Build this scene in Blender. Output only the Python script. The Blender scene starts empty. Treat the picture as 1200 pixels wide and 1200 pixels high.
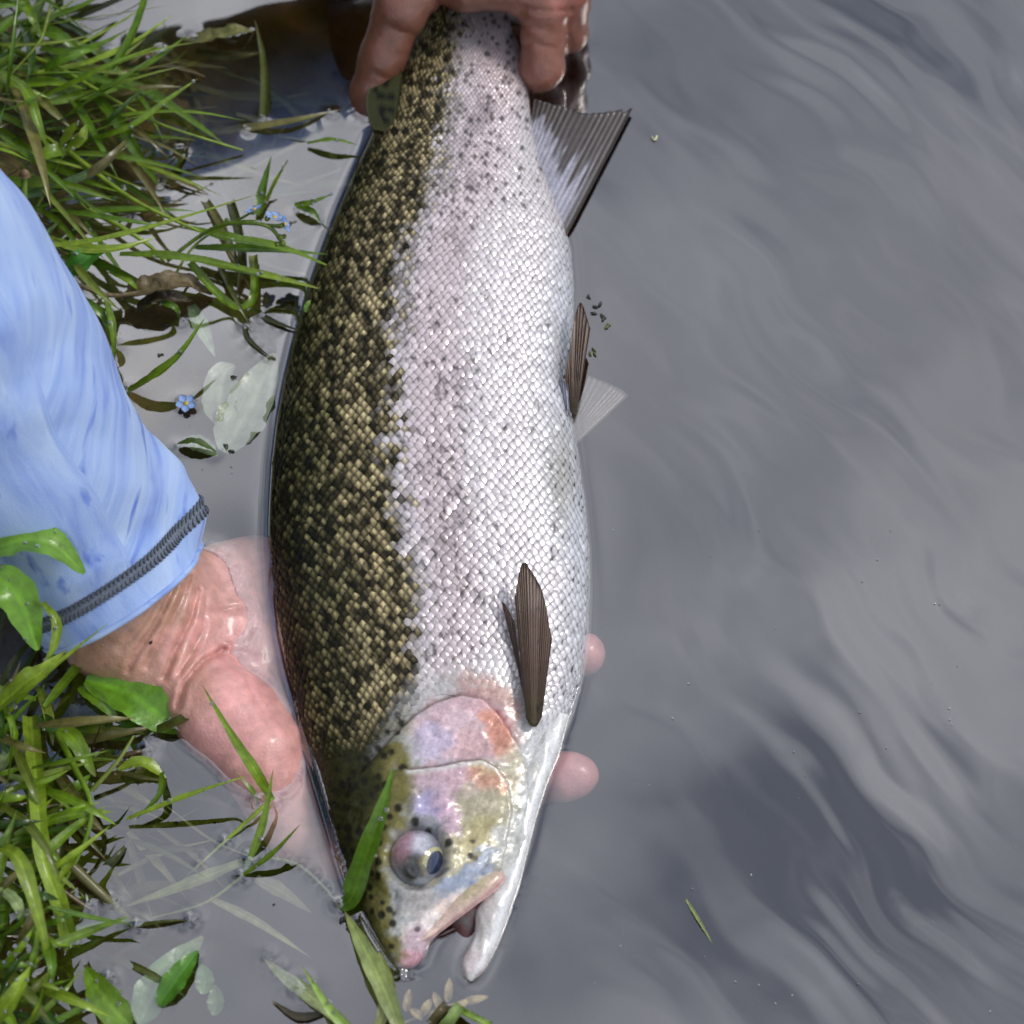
import bpy, math, random
import numpy as np
from mathutils import Vector

rng = np.random.default_rng(7)
random.seed(7)
scene = bpy.context.scene
COL = scene.collection

# ------------------------------------------------------------------ camera
TILT = math.radians(30.0)
DIST = 1.0
WID = 0.44                       # metres across the frame at the water plane
CAM = np.array([0.0, -DIST * math.sin(TILT), DIST * math.cos(TILT)])
FWD = np.array([0.0, math.sin(TILT), -math.cos(TILT)])
UPV = np.array([0.0, math.cos(TILT), math.sin(TILT)])
cam_d = bpy.data.cameras.new('camera')
cam_d.sensor_width = 36.0
cam_d.lens = 36.0 * DIST / WID
cam_d.clip_start = 0.01
cam_d.clip_end = 500.0
cam_d.dof.use_dof = True
cam_d.dof.focus_distance = DIST - 0.022
cam_d.dof.aperture_fstop = 10.0
cam_o = bpy.data.objects.new('camera', cam_d)
COL.objects.link(cam_o)
cam_o.location = CAM
cam_o.rotation_euler = (TILT, 0, 0)
scene.camera = cam_o

# ------------------------------------------------------------------ world: blue sky behind broken cloud
SUN_EL, SUN_AZ = math.radians(50), math.radians(75)     # azimuth measured from +Y towards +X
world = bpy.data.worlds.new('World')
scene.world = world
world.use_nodes = True
wt = world.node_tree
wt.nodes.clear()
wo = wt.nodes.new('ShaderNodeOutputWorld')
bg = wt.nodes.new('ShaderNodeBackground')
bg.inputs['Strength'].default_value = 0.085
sky = wt.nodes.new('ShaderNodeTexSky')
sky.sky_type = 'NISHITA'
sky.sun_disc = False
sky.sun_elevation = SUN_EL
sky.sun_rotation = SUN_AZ
wc = wt.nodes.new('ShaderNodeTexCoord')
wn = wt.nodes.new('ShaderNodeTexNoise')
wn.inputs['Scale'].default_value = 3.2
wn.inputs['Detail'].default_value = 5.0
wn.inputs['Roughness'].default_value = 0.55
wn.inputs['Distortion'].default_value = 0.6
wm = wt.nodes.new('ShaderNodeMapping')
wm.inputs['Location'].default_value = (-8.44, -5.45, -1.66)
wt.links.new(wc.outputs['Generated'], wm.inputs['Vector'])
wt.links.new(wm.outputs['Vector'], wn.inputs['Vector'])
wr = wt.nodes.new('ShaderNodeValToRGB')
wr.color_ramp.elements[0].position = 0.36
wr.color_ramp.elements[0].color = (0.22, 0.22, 0.22, 1)
wr.color_ramp.elements[1].position = 0.60
wr.color_ramp.elements[1].color = (1, 1, 1, 1)
wt.links.new(wn.outputs['Fac'], wr.inputs['Fac'])
wn2 = wt.nodes.new('ShaderNodeTexNoise')
wn2.inputs['Scale'].default_value = 2.2
wn2.inputs['Detail'].default_value = 4.0
wt.links.new(wm.outputs['Vector'], wn2.inputs['Vector'])
wr2 = wt.nodes.new('ShaderNodeValToRGB')
wr2.color_ramp.elements[0].position = 0.3
wr2.color_ramp.elements[0].color = (4.8, 5.2, 6.3, 1)
wr2.color_ramp.elements[1].position = 0.7
wr2.color_ramp.elements[1].color = (18.6, 19.0, 20.6, 1)
wt.links.new(wn2.outputs['Fac'], wr2.inputs['Fac'])
wx = wt.nodes.new('ShaderNodeMix')
wx.data_type = 'RGBA'
wt.links.new(wr.outputs['Color'], wx.inputs['Factor'])
wt.links.new(sky.outputs['Color'], wx.inputs['A'])
wt.links.new(wr2.outputs['Color'], wx.inputs['B'])
wt.links.new(wx.outputs['Result'], bg.inputs['Color'])
wt.links.new(bg.outputs['Background'], wo.inputs['Surface'])

sun_d = bpy.data.lights.new('sun', 'SUN')
sun_d.energy = 1.5
sun_d.angle = math.radians(16)
sun_d.color = (1.0, 0.96, 0.9)
sun_o = bpy.data.objects.new('sun', sun_d)
COL.objects.link(sun_o)
sd = Vector((math.sin(SUN_AZ) * math.cos(SUN_EL), math.cos(SUN_AZ) * math.cos(SUN_EL), math.sin(SUN_EL)))
sun_o.rotation_euler = sd.to_track_quat('Z', 'Y').to_euler()
sun_o.location = sd * 5

scene.view_settings.view_transform = 'Standard'
scene.view_settings.look = 'None'
scene.view_settings.gamma = 1.0
scene.view_settings.exposure = 0.0
scene.render.engine = 'CYCLES'
scene.cycles.use_denoising = True
scene.cycles.max_bounces = 6
scene.cycles.diffuse_bounces = 3
scene.cycles.glossy_bounces = 3
scene.cycles.use_adaptive_sampling = True
scene.cycles.adaptive_threshold = 0.02
scene.cycles.transparent_max_bounces = 24
scene.cycles.transmission_bounces = 8
scene.cycles.caustics_reflective = False
scene.cycles.caustics_refractive = False

# ------------------------------------------------------------------ helpers
def P(px, py, z=0.0):
    """world point at height z seen at photo pixel (px, py) of the 1200 px frame"""
    px, py, z = np.broadcast_arrays(np.asarray(px, float), np.asarray(py, float), np.asarray(z, float))
    a = (px - 600) / 1200 * WID / DIST
    b = (600 - py) / 1200 * WID / DIST
    d = FWD + a[..., None] * np.array([1.0, 0, 0]) + b[..., None] * UPV
    t = (z - CAM[2]) / d[..., 2]
    return CAM + d * t[..., None]

def proj(p):
    q = np.asarray(p, float) - CAM
    w = q @ FWD
    return 600 + q[..., 0] / w * DIST / WID * 1200, 600 - (q @ UPV) / w * DIST / WID * 1200

MM = WID / 1200                  # metres per pixel at the centre

def sst(a, b, x):
    t = np.clip((x - a) / (b - a), 0, 1)
    return t * t * (3 - 2 * t)

def hash2(i, j, seed=0):
    n = (i.astype(np.int64) * 374761393 + j.astype(np.int64) * 668265263 + seed * 974634777) & 0x7fffffff
    n = ((n ^ (n >> 13)) * 1274126177) & 0x7fffffff
    return ((n ^ (n >> 16)) & 0xffff) / 65535.0

def vnoise(x, y, seed=0):
    i, j = np.floor(x), np.floor(y)
    fx, fy = x - i, y - j
    fx, fy = fx * fx * (3 - 2 * fx), fy * fy * (3 - 2 * fy)
    a, b = hash2(i, j, seed), hash2(i + 1, j, seed)
    c, d = hash2(i, j + 1, seed), hash2(i + 1, j + 1, seed)
    return (a * (1 - fx) + b * fx) * (1 - fy) + (c * (1 - fx) + d * fx) * fy

def fbm(x, y, seed=0, oct=4):
    s, a, t = 0, 0.5, 0
    for k in range(oct):
        s = s + a * vnoise(x * 2 ** k, y * 2 ** k, seed + k)
        t += a
        a *= 0.5
    return s / t

def dist_poly(u, v, pts):
    """distance to a polyline and the side of it (+ on the left of travel in image space)"""
    best = np.full(np.shape(u), 1e9)
    side = np.zeros(np.shape(u))
    for (x0, y0), (x1, y1) in zip(pts[:-1], pts[1:]):
        dx, dy = x1 - x0, y1 - y0
        t = np.clip(((u - x0) * dx + (v - y0) * dy) / (dx * dx + dy * dy), 0, 1)
        ex, ey = u - x0 - t * dx, v - y0 - t * dy
        d = np.hypot(ex, ey)
        m = d < best
        best = np.where(m, d, best)
        side = np.where(m, dx * (v - y0) - dy * (u - x0), side)
    return best, np.sign(side)

def smooth_curve(pts, sm=10, lo=None, hi=None):
    """piecewise-linear table on a 1 px grid, smoothed; returns f(y)"""
    ys = np.array([p[0] for p in pts], float)
    xs = np.array([p[1] for p in pts], float)
    g = np.arange(ys[0], ys[-1] + 1)
    v = np.interp(g, ys, xs)
    if sm:
        k = np.exp(-0.5 * (np.arange(-3 * sm, 3 * sm + 1) / sm) ** 2)
        k /= k.sum()
        pad = 3 * sm
        e0 = v[0] - (v[1:pad + 1][::-1] - v[0])
        e1 = v[-1] - (v[-pad - 1:-1][::-1] - v[-1])
        v = np.convolve(np.concatenate([e0, v, e1]), k, 'valid')
    return lambda y: np.interp(y, g, v)

def catmull(pts, n):
    p = np.array(pts, float)
    p = np.vstack([2 * p[0] - p[1], p, 2 * p[-1] - p[-2]])
    m = len(p) - 3
    out = []
    for t in np.linspace(0, m, n):
        i = min(int(t), m - 1)
        f = t - i
        a, b, c, d = p[i], p[i + 1], p[i + 2], p[i + 3]
        out.append(0.5 * ((2 * b) + (-a + c) * f + (2 * a - 5 * b + 4 * c - d) * f * f + (-a + 3 * b - 3 * c + d) * f ** 3))
    return np.array(out)

def mesh_obj(name, verts, faces, mat=None, parent=None, col=None, smooth=True, uvw=None):
    me = bpy.data.meshes.new(name)
    verts = np.asarray(verts, float).reshape(-1, 3)
    if isinstance(faces, np.ndarray):
        k = faces.shape[1]
        me.vertices.add(len(verts))
        me.vertices.foreach_set('co', verts.ravel())
        me.loops.add(faces.size)
        me.loops.foreach_set('vertex_index', faces.ravel().astype(np.int32))
        me.polygons.add(len(faces))
        me.polygons.foreach_set('loop_start', np.arange(0, faces.size, k, dtype=np.int32))
        me.update(calc_edges=True)
        me.validate()
    else:
        me.from_pydata(verts.tolist(), [], [list(f) for f in faces])
        me.update()
    if smooth:
        me.polygons.foreach_set('use_smooth', np.ones(len(me.polygons), bool))
    if col is not None:
        c = np.asarray(col, float)
        if c.shape[-1] == 3:
            c = np.concatenate([c, np.ones(c.shape[:-1] + (1,))], -1)
        at = me.attributes.new('Col', 'FLOAT_COLOR', 'POINT')
        at.data.foreach_set('color', c.reshape(-1).astype(np.float32))
    o = bpy.data.objects.new(name, me)
    COL.objects.link(o)
    if mat:
        me.materials.append(mat)
    if parent:
        o.parent = parent
    return o

def empty(name, loc=(0, 0, 0)):
    """an Empty at the base of a thing; its parts keep their world coordinates through the inverse"""
    o = bpy.data.objects.new(name, None)
    COL.objects.link(o)
    o.location = loc
    o.empty_display_size = 0.01
    return o

def adopt(child, parent):
    child.parent = parent
    child.matrix_parent_inverse = PINV[parent.name]
    return child

PINV = {}
def thing(name, label, cat, loc=(0, 0, 0), group=None):
    o = empty(name, loc)
    from mathutils import Matrix
    PINV[o.name] = Matrix.Translation(Vector(loc)).inverted()
    tag(o, label, cat, group)
    return o

def tag(o, label, cat, group=None, kind=None):
    o['label'] = label
    o['category'] = cat
    if group:
        o['group'] = group
    if kind:
        o['kind'] = kind
    return o

def grid_faces(nr, nc, wrap=False):
    i, j = np.meshgrid(np.arange(nr - 1), np.arange(nc if wrap else nc - 1), indexing='ij')
    i, j = i.ravel(), j.ravel()
    j2 = (j + 1) % nc
    return np.stack([i * nc + j, i * nc + j2, (i + 1) * nc + j2, (i + 1) * nc + j], 1)

# ---- materials
def mat_new(name):
    m = bpy.data.materials.new(name)
    m.use_nodes = True
    nt = m.node_tree
    b = nt.nodes['Principled BSDF']
    return m, nt, b

def node(nt, typ, **kw):
    n = nt.nodes.new(typ)
    for k, v in kw.items():
        if k in n.inputs:
            n.inputs[k].default_value = v
        else:
            setattr(n, k, v)
    return n

def mat_vcol(name, rough=0.4, spec=0.5, metal=0.0, coat=0.0, coat_rough=0.08, sss=0.0, sss_r=(0.004, 0.0015, 0.0008), sheen_lum=None,
             nscale=600, namt=0.25, bump=0.0, bscale=900, bdist=0.001, rvar=0.0, transl=0.0, alpha=1.0):
    m, nt, b = mat_new(name)
    at = node(nt, 'ShaderNodeAttribute', attribute_name='Col')
    tc = node(nt, 'ShaderNodeTexCoord')
    nz = node(nt, 'ShaderNodeTexNoise', Scale=nscale, Detail=4.0)
    nt.links.new(tc.outputs['Object'], nz.inputs['Vector'])
    mr = node(nt, 'ShaderNodeMapRange')
    mr.inputs['From Min'].default_value = 0.25
    mr.inputs['From Max'].default_value = 0.75
    mr.inputs['To Min'].default_value = 1 - namt
    mr.inputs['To Max'].default_value = 1 + namt
    nt.links.new(nz.outputs['Fac'], mr.inputs['Value'])
    mx = node(nt, 'ShaderNodeVectorMath', operation='SCALE')
    nt.links.new(at.outputs['Color'], mx.inputs[0])
    nt.links.new(mr.outputs['Result'], mx.inputs['Scale'])
    nt.links.new(mx.outputs['Vector'], b.inputs['Base Color'])
    b.inputs['Roughness'].default_value = rough
    if rvar:
        m2 = node(nt, 'ShaderNodeMapRange')
        m2.inputs['From Min'].default_value = 0.3
        m2.inputs['From Max'].default_value = 0.7
        m2.inputs['To Min'].default_value = rough - rvar
        m2.inputs['To Max'].default_value = rough + rvar
        nt.links.new(nz.outputs['Fac'], m2.inputs['Value'])
        nt.links.new(m2.outputs['Result'], b.inputs['Roughness'])
    b.inputs['Specular IOR Level'].default_value = spec
    b.inputs['Metallic'].default_value = metal
    b.inputs['Coat Weight'].default_value = coat
    b.inputs['Coat Roughness'].default_value = coat_rough
    b.inputs['Alpha'].default_value = alpha
    if sheen_lum:                     # silvery guanine is glossy and a little metallic, dark pigment is not
        lum = node(nt, 'ShaderNodeRGBToBW')
        nt.links.new(at.outputs['Color'], lum.inputs['Color'])
        for sock, (lo_, hi_) in sheen_lum.items():
            q = node(nt, 'ShaderNodeMapRange')
            q.inputs['From Min'].default_value = 0.03
            q.inputs['From Max'].default_value = 0.6
            q.inputs['To Min'].default_value = lo_
            q.inputs['To Max'].default_value = hi_
            nt.links.new(lum.outputs['Val'], q.inputs['Value'])
            nt.links.new(q.outputs['Result'], b.inputs[sock])
    if sss:
        b.inputs['Subsurface Weight'].default_value = sss
        b.inputs['Subsurface Radius'].default_value = sss_r
        b.inputs['Subsurface Scale'].default_value = 1.0
    if bump:
        n2 = node(nt, 'ShaderNodeTexNoise', Scale=bscale, Detail=3.0)
        nt.links.new(tc.outputs['Object'], n2.inputs['Vector'])
        bp = node(nt, 'ShaderNodeBump', Strength=bump, Distance=bdist)
        nt.links.new(n2.outputs['Fac'], bp.inputs['Height'])
        nt.links.new(bp.outputs['Normal'], b.inputs['Normal'])
    if transl:
        tr = node(nt, 'ShaderNodeBsdfTranslucent')
        nt.links.new(mx.outputs['Vector'], tr.inputs['Color'])
        ms = node(nt, 'ShaderNodeMixShader')
        ms.inputs['Fac'].default_value = transl
        nt.links.new(b.outputs['BSDF'], ms.inputs[1])
        nt.links.new(tr.outputs['BSDF'], ms.inputs[2])
        nt.links.new(ms.outputs['Shader'], nt.nodes['Material Output'].inputs['Surface'])
    return m

M_SKIN = mat_vcol('wet_skin', rough=0.38, spec=0.5, coat=0.42, coat_rough=0.16, sss=0.22, nscale=180, namt=0.20, bump=0.6, bscale=850, bdist=0.0005)
M_FISH = mat_vcol('fish_skin', sheen_lum={'Coat Weight': (0.02, 0.45), 'Specular IOR Level': (0.12, 0.55), 'Metallic': (0, .12)}, rough=0.32, coat_rough=0.07, nscale=900, namt=0.14, bump=0.35, bscale=380, bdist=0.0005, rvar=0.08)
M_SCALE = mat_vcol('fish_scale', sheen_lum={'Coat Weight': (0.0, 0.3), 'Specular IOR Level': (0.12, 0.7), 'Metallic': (0.05, .38)}, rough=0.27, coat_rough=0.08, nscale=900, namt=0.12)
M_EYE = mat_vcol('fish_eye', rough=0.15, spec=0.6, coat=1.0, coat_rough=0.02, nscale=900, namt=0.2)
M_FIN = mat_vcol('fish_fin', rough=0.35, spec=0.5, coat=0.3, nscale=800, namt=0.25)
M_GRASS = mat_vcol('grass_blade', rough=0.34, spec=0.5, coat=0.35, coat_rough=.12, nscale=260, namt=0.3, transl=0.36, bump=0.45, bscale=420, bdist=0.0008)
M_LEAF = mat_vcol('leaf', rough=0.30, spec=0.5, coat=0.25, nscale=170, namt=0.3, transl=0.25, bump=0.5, bscale=240, bdist=0.0012)
M_DEAD = mat_vcol('dead_leaf', rough=0.45, spec=0.5, nscale=300, namt=0.5, bump=0.8, bscale=220, bdist=0.002)
M_PETAL = mat_vcol('petal', rough=0.6, spec=0.3, nscale=700, namt=0.1, transl=0.2)

# ------------------------------------------------------------------ trout profile (photo pixels -> fish outline)
FL = smooth_curve([(-110, 527), (-60, 515), (0, 506), (30, 497), (60, 485), (100, 468), (150, 446), (200, 424), (250, 403), (300, 384), (350, 366),
                   (400, 351), (450, 339), (500, 330), (550, 324), (600, 321), (650, 320), (700, 324), (750, 331), (800, 341), (850, 353),
                   (900, 367), (950, 382), (1000, 397), (1050, 414), (1080, 428), (1100, 440), (1115, 449), (1126, 456), (1135, 464)], 6)
FRT = smooth_curve([(-110, 583), (-60, 590), (0, 590), (30, 598), (60, 609), (100, 617), (150, 622), (200, 633), (250, 652), (285, 664), (300, 667),
                    (340, 670), (400, 669), (450, 667), (500, 669), (550, 677), (600, 684), (650, 688), (700, 688), (750, 686), (800, 679),
                    (850, 666), (900, 649), (950, 631), (1000, 618), (1030, 608), (1048, 590), (1060, 570), (1075, 540), (1090, 518), (1105, 505),
                    (1115, 501), (1124, 497), (1130, 492), (1135, 483)], 3)
FZC = smooth_curve([(-110, 0.010), (0, 0.007), (150, 0.000), (300, -0.005), (800, -0.005), (1000, -0.003), (1134, 0.002)], 30)
FRAT = smooth_curve([(-110, 0.50), (100, 0.56), (300, 0.52), (800, 0.50), (1000, 0.50), (1060, 0.62), (1134, 0.8)], 20)
SUP = 2.2

def body_frame(py):
    zc = FZC(py)
    pl, pr = P(FL(py), py, zc), P(FRT(py), py, zc)
    xc = (pl[..., 0] + pr[..., 0]) / 2
    hw = (pr[..., 0] - pl[..., 0]) / 2
    return xc, pl[..., 1], zc, hw, hw * FRAT(py)

def body_point(py, phi, off=0.0):
    xc, Y, zc, hw, h = body_frame(py)
    c, s = np.cos(phi), np.sin(phi)
    x = xc + (hw + off) * np.sign(c) * np.abs(c) ** (2 / SUP)
    z = zc + (h + off) * np.sign(s) * np.abs(s) ** (2 / SUP)
    return np.stack(np.broadcast_arrays(x, Y, z), -1)

_ty = np.arange(-110, 1136.0)
_tY = body_frame(_ty)[1]
def surf_z(X, Y):
    py = np.interp(-Y, -_tY, _ty)
    xc, _, zc, hw, h = body_frame(py)
    t = np.clip(np.abs((X - xc) / hw), 0, 1)
    return zc + h * (1 - t ** SUP) ** (1 / SUP)

def surf(px, py, off=0.0):
    """point on the fish's upper flank seen at a photo pixel"""
    px, py = np.asarray(px, float), np.asarray(py, float)
    z = np.full(np.broadcast(px, py).shape, 0.02)
    for _ in range(12):
        q = P(px, py, z)
        z = 0.5 * z + 0.5 * (surf_z(q[..., 0], q[..., 1]) + off)
    return P(px, py, z)

# ---- fish colouring
DORS = smooth_curve([(-110, 560), (30, 548), (80, 532), (150, 522), (213, 512), (277, 482), (350, 468), (465, 466), (557, 466), (630, 474),
                     (667, 489), (787, 489), (820, 484), (860, 478), (930, 477), (960, 470), (1000, 456), (1050, 460), (1080, 465), (1134, 462)], 8)
GILL = [(425, 905), (445, 880), (462, 860), (485, 838), (510, 822), (540, 813), (568, 820), (588, 842), (602, 866), (614, 890), (617, 930), (610, 975)]
PREOP = [(481, 903), (510, 900), (540, 893), (562, 891), (580, 901), (592, 920), (596, 950), (590, 985)]
HEADB = smooth_curve([(300, 905), (360, 900), (400, 892), (440, 872), (470, 842), (490, 824), (520, 808), (560, 800), (600, 803), (618, 840), (640, 868), (720, 880)], 6)  # v(u)

def scatter(n, f, seed):
    r = np.random.default_rng(seed)
    out = []
    k = 0
    while len(out) < n and k < n * 60:
        k += 1
        u, v = r.uniform(310, 690), r.uniform(-60, 1130)
        p, rad = f(u, v)
        if r.uniform() < p and all((u - a) ** 2 + (v - b) ** 2 > (rad + c) ** 2 * 1.1 for a, b, c in out[-400:]):
            out.append((u, v, rad * r.uniform(0.7, 1.2)))
    return np.array(out)

def f_dors(u, v):
    return (1.0 if u < DORS(v) - 2 and v < HEADB(u) else 0.0), 4.6
def f_silv(u, v):
    d = u - DORS(v)
    if d < 0 or v > HEADB(u):
        return 0.0, 3
    p = math.exp(-d / 38.0)
    if v < 260:
        p = max(p, 0.9 * math.exp(-((d - 40) / 70) ** 2))
    if 420 < v < 800:
        p = max(p, 0.8 * math.exp(-((d - 55) / 40) ** 2))
    return p * p * 0.9 + .012, 2.7
def f_head(u, v):
    return (1.0 if u < DORS(v) - 3 and v > HEADB(u) - 10 else (0.05 if v > 900 and u < 580 and v < 1010 else 0)), 4.4
SP_D, SP_S, SP_H = scatter(620, f_dors, 1), scatter(430, f_silv, 2), scatter(170, f_head, 3)

def spotfield(u, v, sp, soft=1.6, wob=0.25):
    out = np.zeros(u.shape)
    for s in range(0, u.size, 20000):
        uu, vv = u.ravel()[s:s + 20000, None], v.ravel()[s:s + 20000, None]
        d = np.hypot(uu - sp[None, :, 0], (vv - sp[None, :, 1]) * 0.92) - sp[None, :, 2]
        out.ravel()[s:s + 20000] = 1 - sst(-soft, soft, d.min(1))
    return out

def blend(c, col, w):
    return c * (1 - w[..., None]) + np.asarray(col, float) * w[..., None]

def blob(u, v, cx, cy, rx, ry, rot=0.0, soft=0.5):
    a = math.radians(rot)
    x, y = u - cx, v - cy
    X = (x * math.cos(a) + y * math.sin(a)) / rx
    Y = (-x * math.sin(a) + y * math.cos(a)) / ry
    return 1 - sst(1 - soft, 1 + soft, np.hypot(X, Y))

def head_col(u, v):
    n1 = fbm(u / 14, v / 14, 5) - 0.5
    n2 = fbm(u / 5, v / 5, 9, 3) - 0.5
    uw, vw = u + n1 * 26 + n2 * 9, v + n1 * 20 - n2 * 9
    c = np.broadcast_to(np.array([0.60, 0.60, 0.58]), u.shape + (3,)).copy()
    for cx, cy, rx, ry, rot, col, w in [
        (572, 812, 46, 18, 25, (0.50, 0.30, 0.25), .9), (596, 838, 22, 14, 60, (0.56, 0.40, 0.34), .9), (603, 845, 7, 24, -25, (0.6, 0.5, 0.4), .5),
        (560, 960, 46, 70, 0, (0.46, 0.42, 0.27), .9), (545, 855, 60, 42, 0, (0.66, 0.44, 0.47), 1), (508, 872, 24, 24, 0, (0.58, 0.52, 0.66), .8),
        (538, 846, 28, 16, 20, (0.76, 0.58, 0.60), .8), (583, 862, 18, 28, -20, (0.66, 0.30, 0.20), .85), (552, 868, 16, 18, 0, (0.70, 0.48, 0.46), .6),
        (600, 905, 16, 34, -8, (0.60, 0.55, 0.40), .8), (618, 925, 14, 60, 8, (0.64, 0.65, 0.64), .9),
        (528, 914, 50, 19, 4, (0.62, 0.43, 0.47), .95), (572, 917, 24, 15, 20, (0.58, 0.31, 0.20), .85), (562, 902, 14, 6, 30, (0.72, 0.56, 0.32), .8),
        (500, 944, 22, 16, 0, (0.46, 0.41, 0.62), .9), (523, 955, 13, 30, -10, (0.66, 0.46, 0.56), .85), (505, 925, 20, 8, 0, (0.66, 0.5, 0.58), .6),
        (560, 940, 26, 18, 0, (0.52, 0.47, 0.34), .6), (568, 985, 26, 28, 0, (0.46, 0.40, 0.20), .8), (548, 1000, 22, 22, 0, (0.50, 0.44, 0.24), .8),
        (592, 985, 18, 34, 10, (0.55, 0.55, 0.52), .85), (489, 1006, 40, 42, 0, (0.20, 0.20, 0.19), .95), (494, 970, 26, 14, 0, (0.24, 0.25, 0.28), .8),
        (500, 1052, 30, 16, -20, (0.46, 0.43, 0.41), .9), (465, 1045, 8, 30, 0, (0.36, 0.37, 0.38), .7), (527, 1028, 10, 34, 30, (0.62, 0.57, 0.38), .8),
        (515, 1082, 52, 20, -30, (0.82, 0.66, 0.58), 1), (495, 1085, 24, 16, -20, (0.86, 0.78, 0.74), .9), (489, 1108, 16, 20, 15, (0.60, 0.45, 0.50), .9),
        (480, 1124, 14, 9, -20, (0.56, 0.30, 0.34), .9), (462, 1110, 10, 18, -20, (0.22, 0.20, 0.08), .8), (545, 1026, 44, 11, -42, (0.36, 0.41, 0.52), .95),
        (562, 1008, 16, 7, -42, (0.52, 0.56, 0.62), .8)]:
        c = blend(c, col, blob(uw, vw, cx, cy, rx, ry, rot, .36) * w)
    # dark, spotted crown
    d = DORS(v) - u + n1 * 40 + n2 * 10
    c = blend(c, (0.20, 0.18, 0.06), sst(-14, 8, d) * sst(-30, 20, v - HEADB(u)))
    c = blend(c, (0.032, 0.033, 0.011), sst(4, 40, d))
    c = blend(c, (0.17, 0.155, 0.05), blob(uw, vw, 478, 930, 10, 34, 0, .8) * .8)
    c = blend(c, (0.30, 0.31, 0.30), blob(uw, vw, 452, 866, 26, 9, -48, .6) * .7)
    # seams of the gill cover
    dg, sg = dist_poly(u, v, GILL)
    c = blend(c, (0.16, 0.10, 0.08), np.exp(-(dg / 2.4) ** 2) * .75)
    c = blend(c, (0.30, 0.03, 0.04), np.exp(-(dist_poly(u, v, [(583, 836), (594, 855), (606, 876)])[0] / 4.0) ** 2) * .9)
    dp, sp = dist_poly(u, v, PREOP)
    c = blend(c, (0.10, 0.07, 0.05), np.exp(-(dp / 2.0) ** 2) * .85)
    c = blend(c, (0.78, 0.77, 0.72), np.exp(-(dist_poly(u, v - 5, PREOP)[0] / 3.2) ** 2) * .75)
    c = blend(c, (0.80, 0.79, 0.76), np.exp(-(dist_poly(u, v, [(600, 868), (614, 892), (617, 935), (606, 990)])[0] / 3.5) ** 2) * .6)
    c = blend(c, (0.015, 0.014, 0.010), spotfield(u, v, SP_H, 1.4) * .92)
    n3 = fbm(u / 2.3, v / 2.3, 19, 2) - .5
    st = fbm((u + v * .4) / 3.0, (v - u * .4) / 16.0, 23, 3) - .5
    c *= (1 + 0.6 * n2[..., None] + 0.35 * n1[..., None] + .2 * n3[..., None] + .4 * st[..., None])
    gm = c.mean(-1, keepdims=True)
    c = np.clip(gm + (c - gm) * 1.05, 0, 1) * .88
    for (x, y) in [(461, 1070), (487, 1091), (552, 988), (556, 1007)]:
        c = blend(c, (0.03, 0.025, 0.02), blob(u, v, x, y, 3.2, 3.2, 0, .4) * .8)
    return np.clip(c, 0.004, 0.92)

def skin_col(u, v):
    """bare skin beneath the scales, and the belly"""
    n = fbm(u / 9, v / 9, 21) - 0.5
    c = np.broadcast_to(np.array([0.52, 0.51, 0.53]), u.shape + (3,)).copy()
    d = u - DORS(v)
    c = blend(c, (0.62, 0.64, 0.68), sst(120, 200, d))
    c = blend(c, (0.030, 0.030, 0.012), 1 - sst(-6, 10, d + n * 20))
    return np.clip(c * (1 + n[..., None] * .5), .004, .9)

def relief(u, v):
    """how far head features stand proud, metres"""
    hd = sst(-14, 30, v - HEADB(u))
    r = np.zeros(u.shape)
    dg, sg = dist_poly(u, v, GILL)
    ins = np.where(sg > 0, 1, 0)
    r += ins * 0.0032 * sst(0, 5, dg) * np.exp(-dg / 55) - np.exp(-(dg / 3.0) ** 2) * 0.0009 - (1 - ins) * 0.0012 * np.exp(-dg / 14)
    dp, sp = dist_poly(u, v, PREOP)
    r += np.where(sp > 0, 0.0024 * sst(0, 5, dp) * np.exp(-dp / 26), -0.0006 * np.exp(-dp / 9))
    de = np.hypot((u - 489) / 1.0, (v - 1007) / 1.05)
    r += 0.0016 * np.exp(-((de - 40) / 9) ** 2) - 0.0030 * np.exp(-((de - 28) / 7) ** 2) - 0.004 * (1 - sst(15, 30, de))
    r += 0.0012 * blob(u, v, 523, 955, 12, 34, -12, .8) + 0.0011 * blob(u, v, 545, 922, 34, 12, 10, .8) - 0.0016 * blob(u, v, 548, 1030, 42, 9, -42, .8)
    r += -0.0009 * blob(u, v, 461, 1070, 5, 5, 0, .8)
    r += 0.0018 * blob(u, v, 500, 1088, 34, 16, -25, .8)
    r += (fbm(u / 16, v / 16, 31) - .5) * 0.0016 + (fbm(u / 5, v / 5, 33, 3) - .5) * 0.0006
    return r * hd

# ------------------------------------------------------------------ setting: river bed, bank and an added hillside
def axis_ticks(lo, hi, fine_lo, fine_hi, step, grow=1.35):
    mid = list(np.arange(fine_lo, fine_hi + step / 2, step))
    a, s = [], step
    x = fine_lo
    while x > lo:
        s *= grow
        x -= s
        a.append(max(x, lo))
    b, s = [], step
    x = mid[-1]
    while x < hi:
        s *= grow
        x += s
        b.append(min(x, hi))
    return np.array(a[::-1] + mid + b)

def shore(Y):
    return -0.245 + 0.06 * np.sin(Y * 5 + 1.0) + 0.03 * np.sin(Y * 13) + 0.04 * sst(0.0, 0.25, Y)

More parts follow.
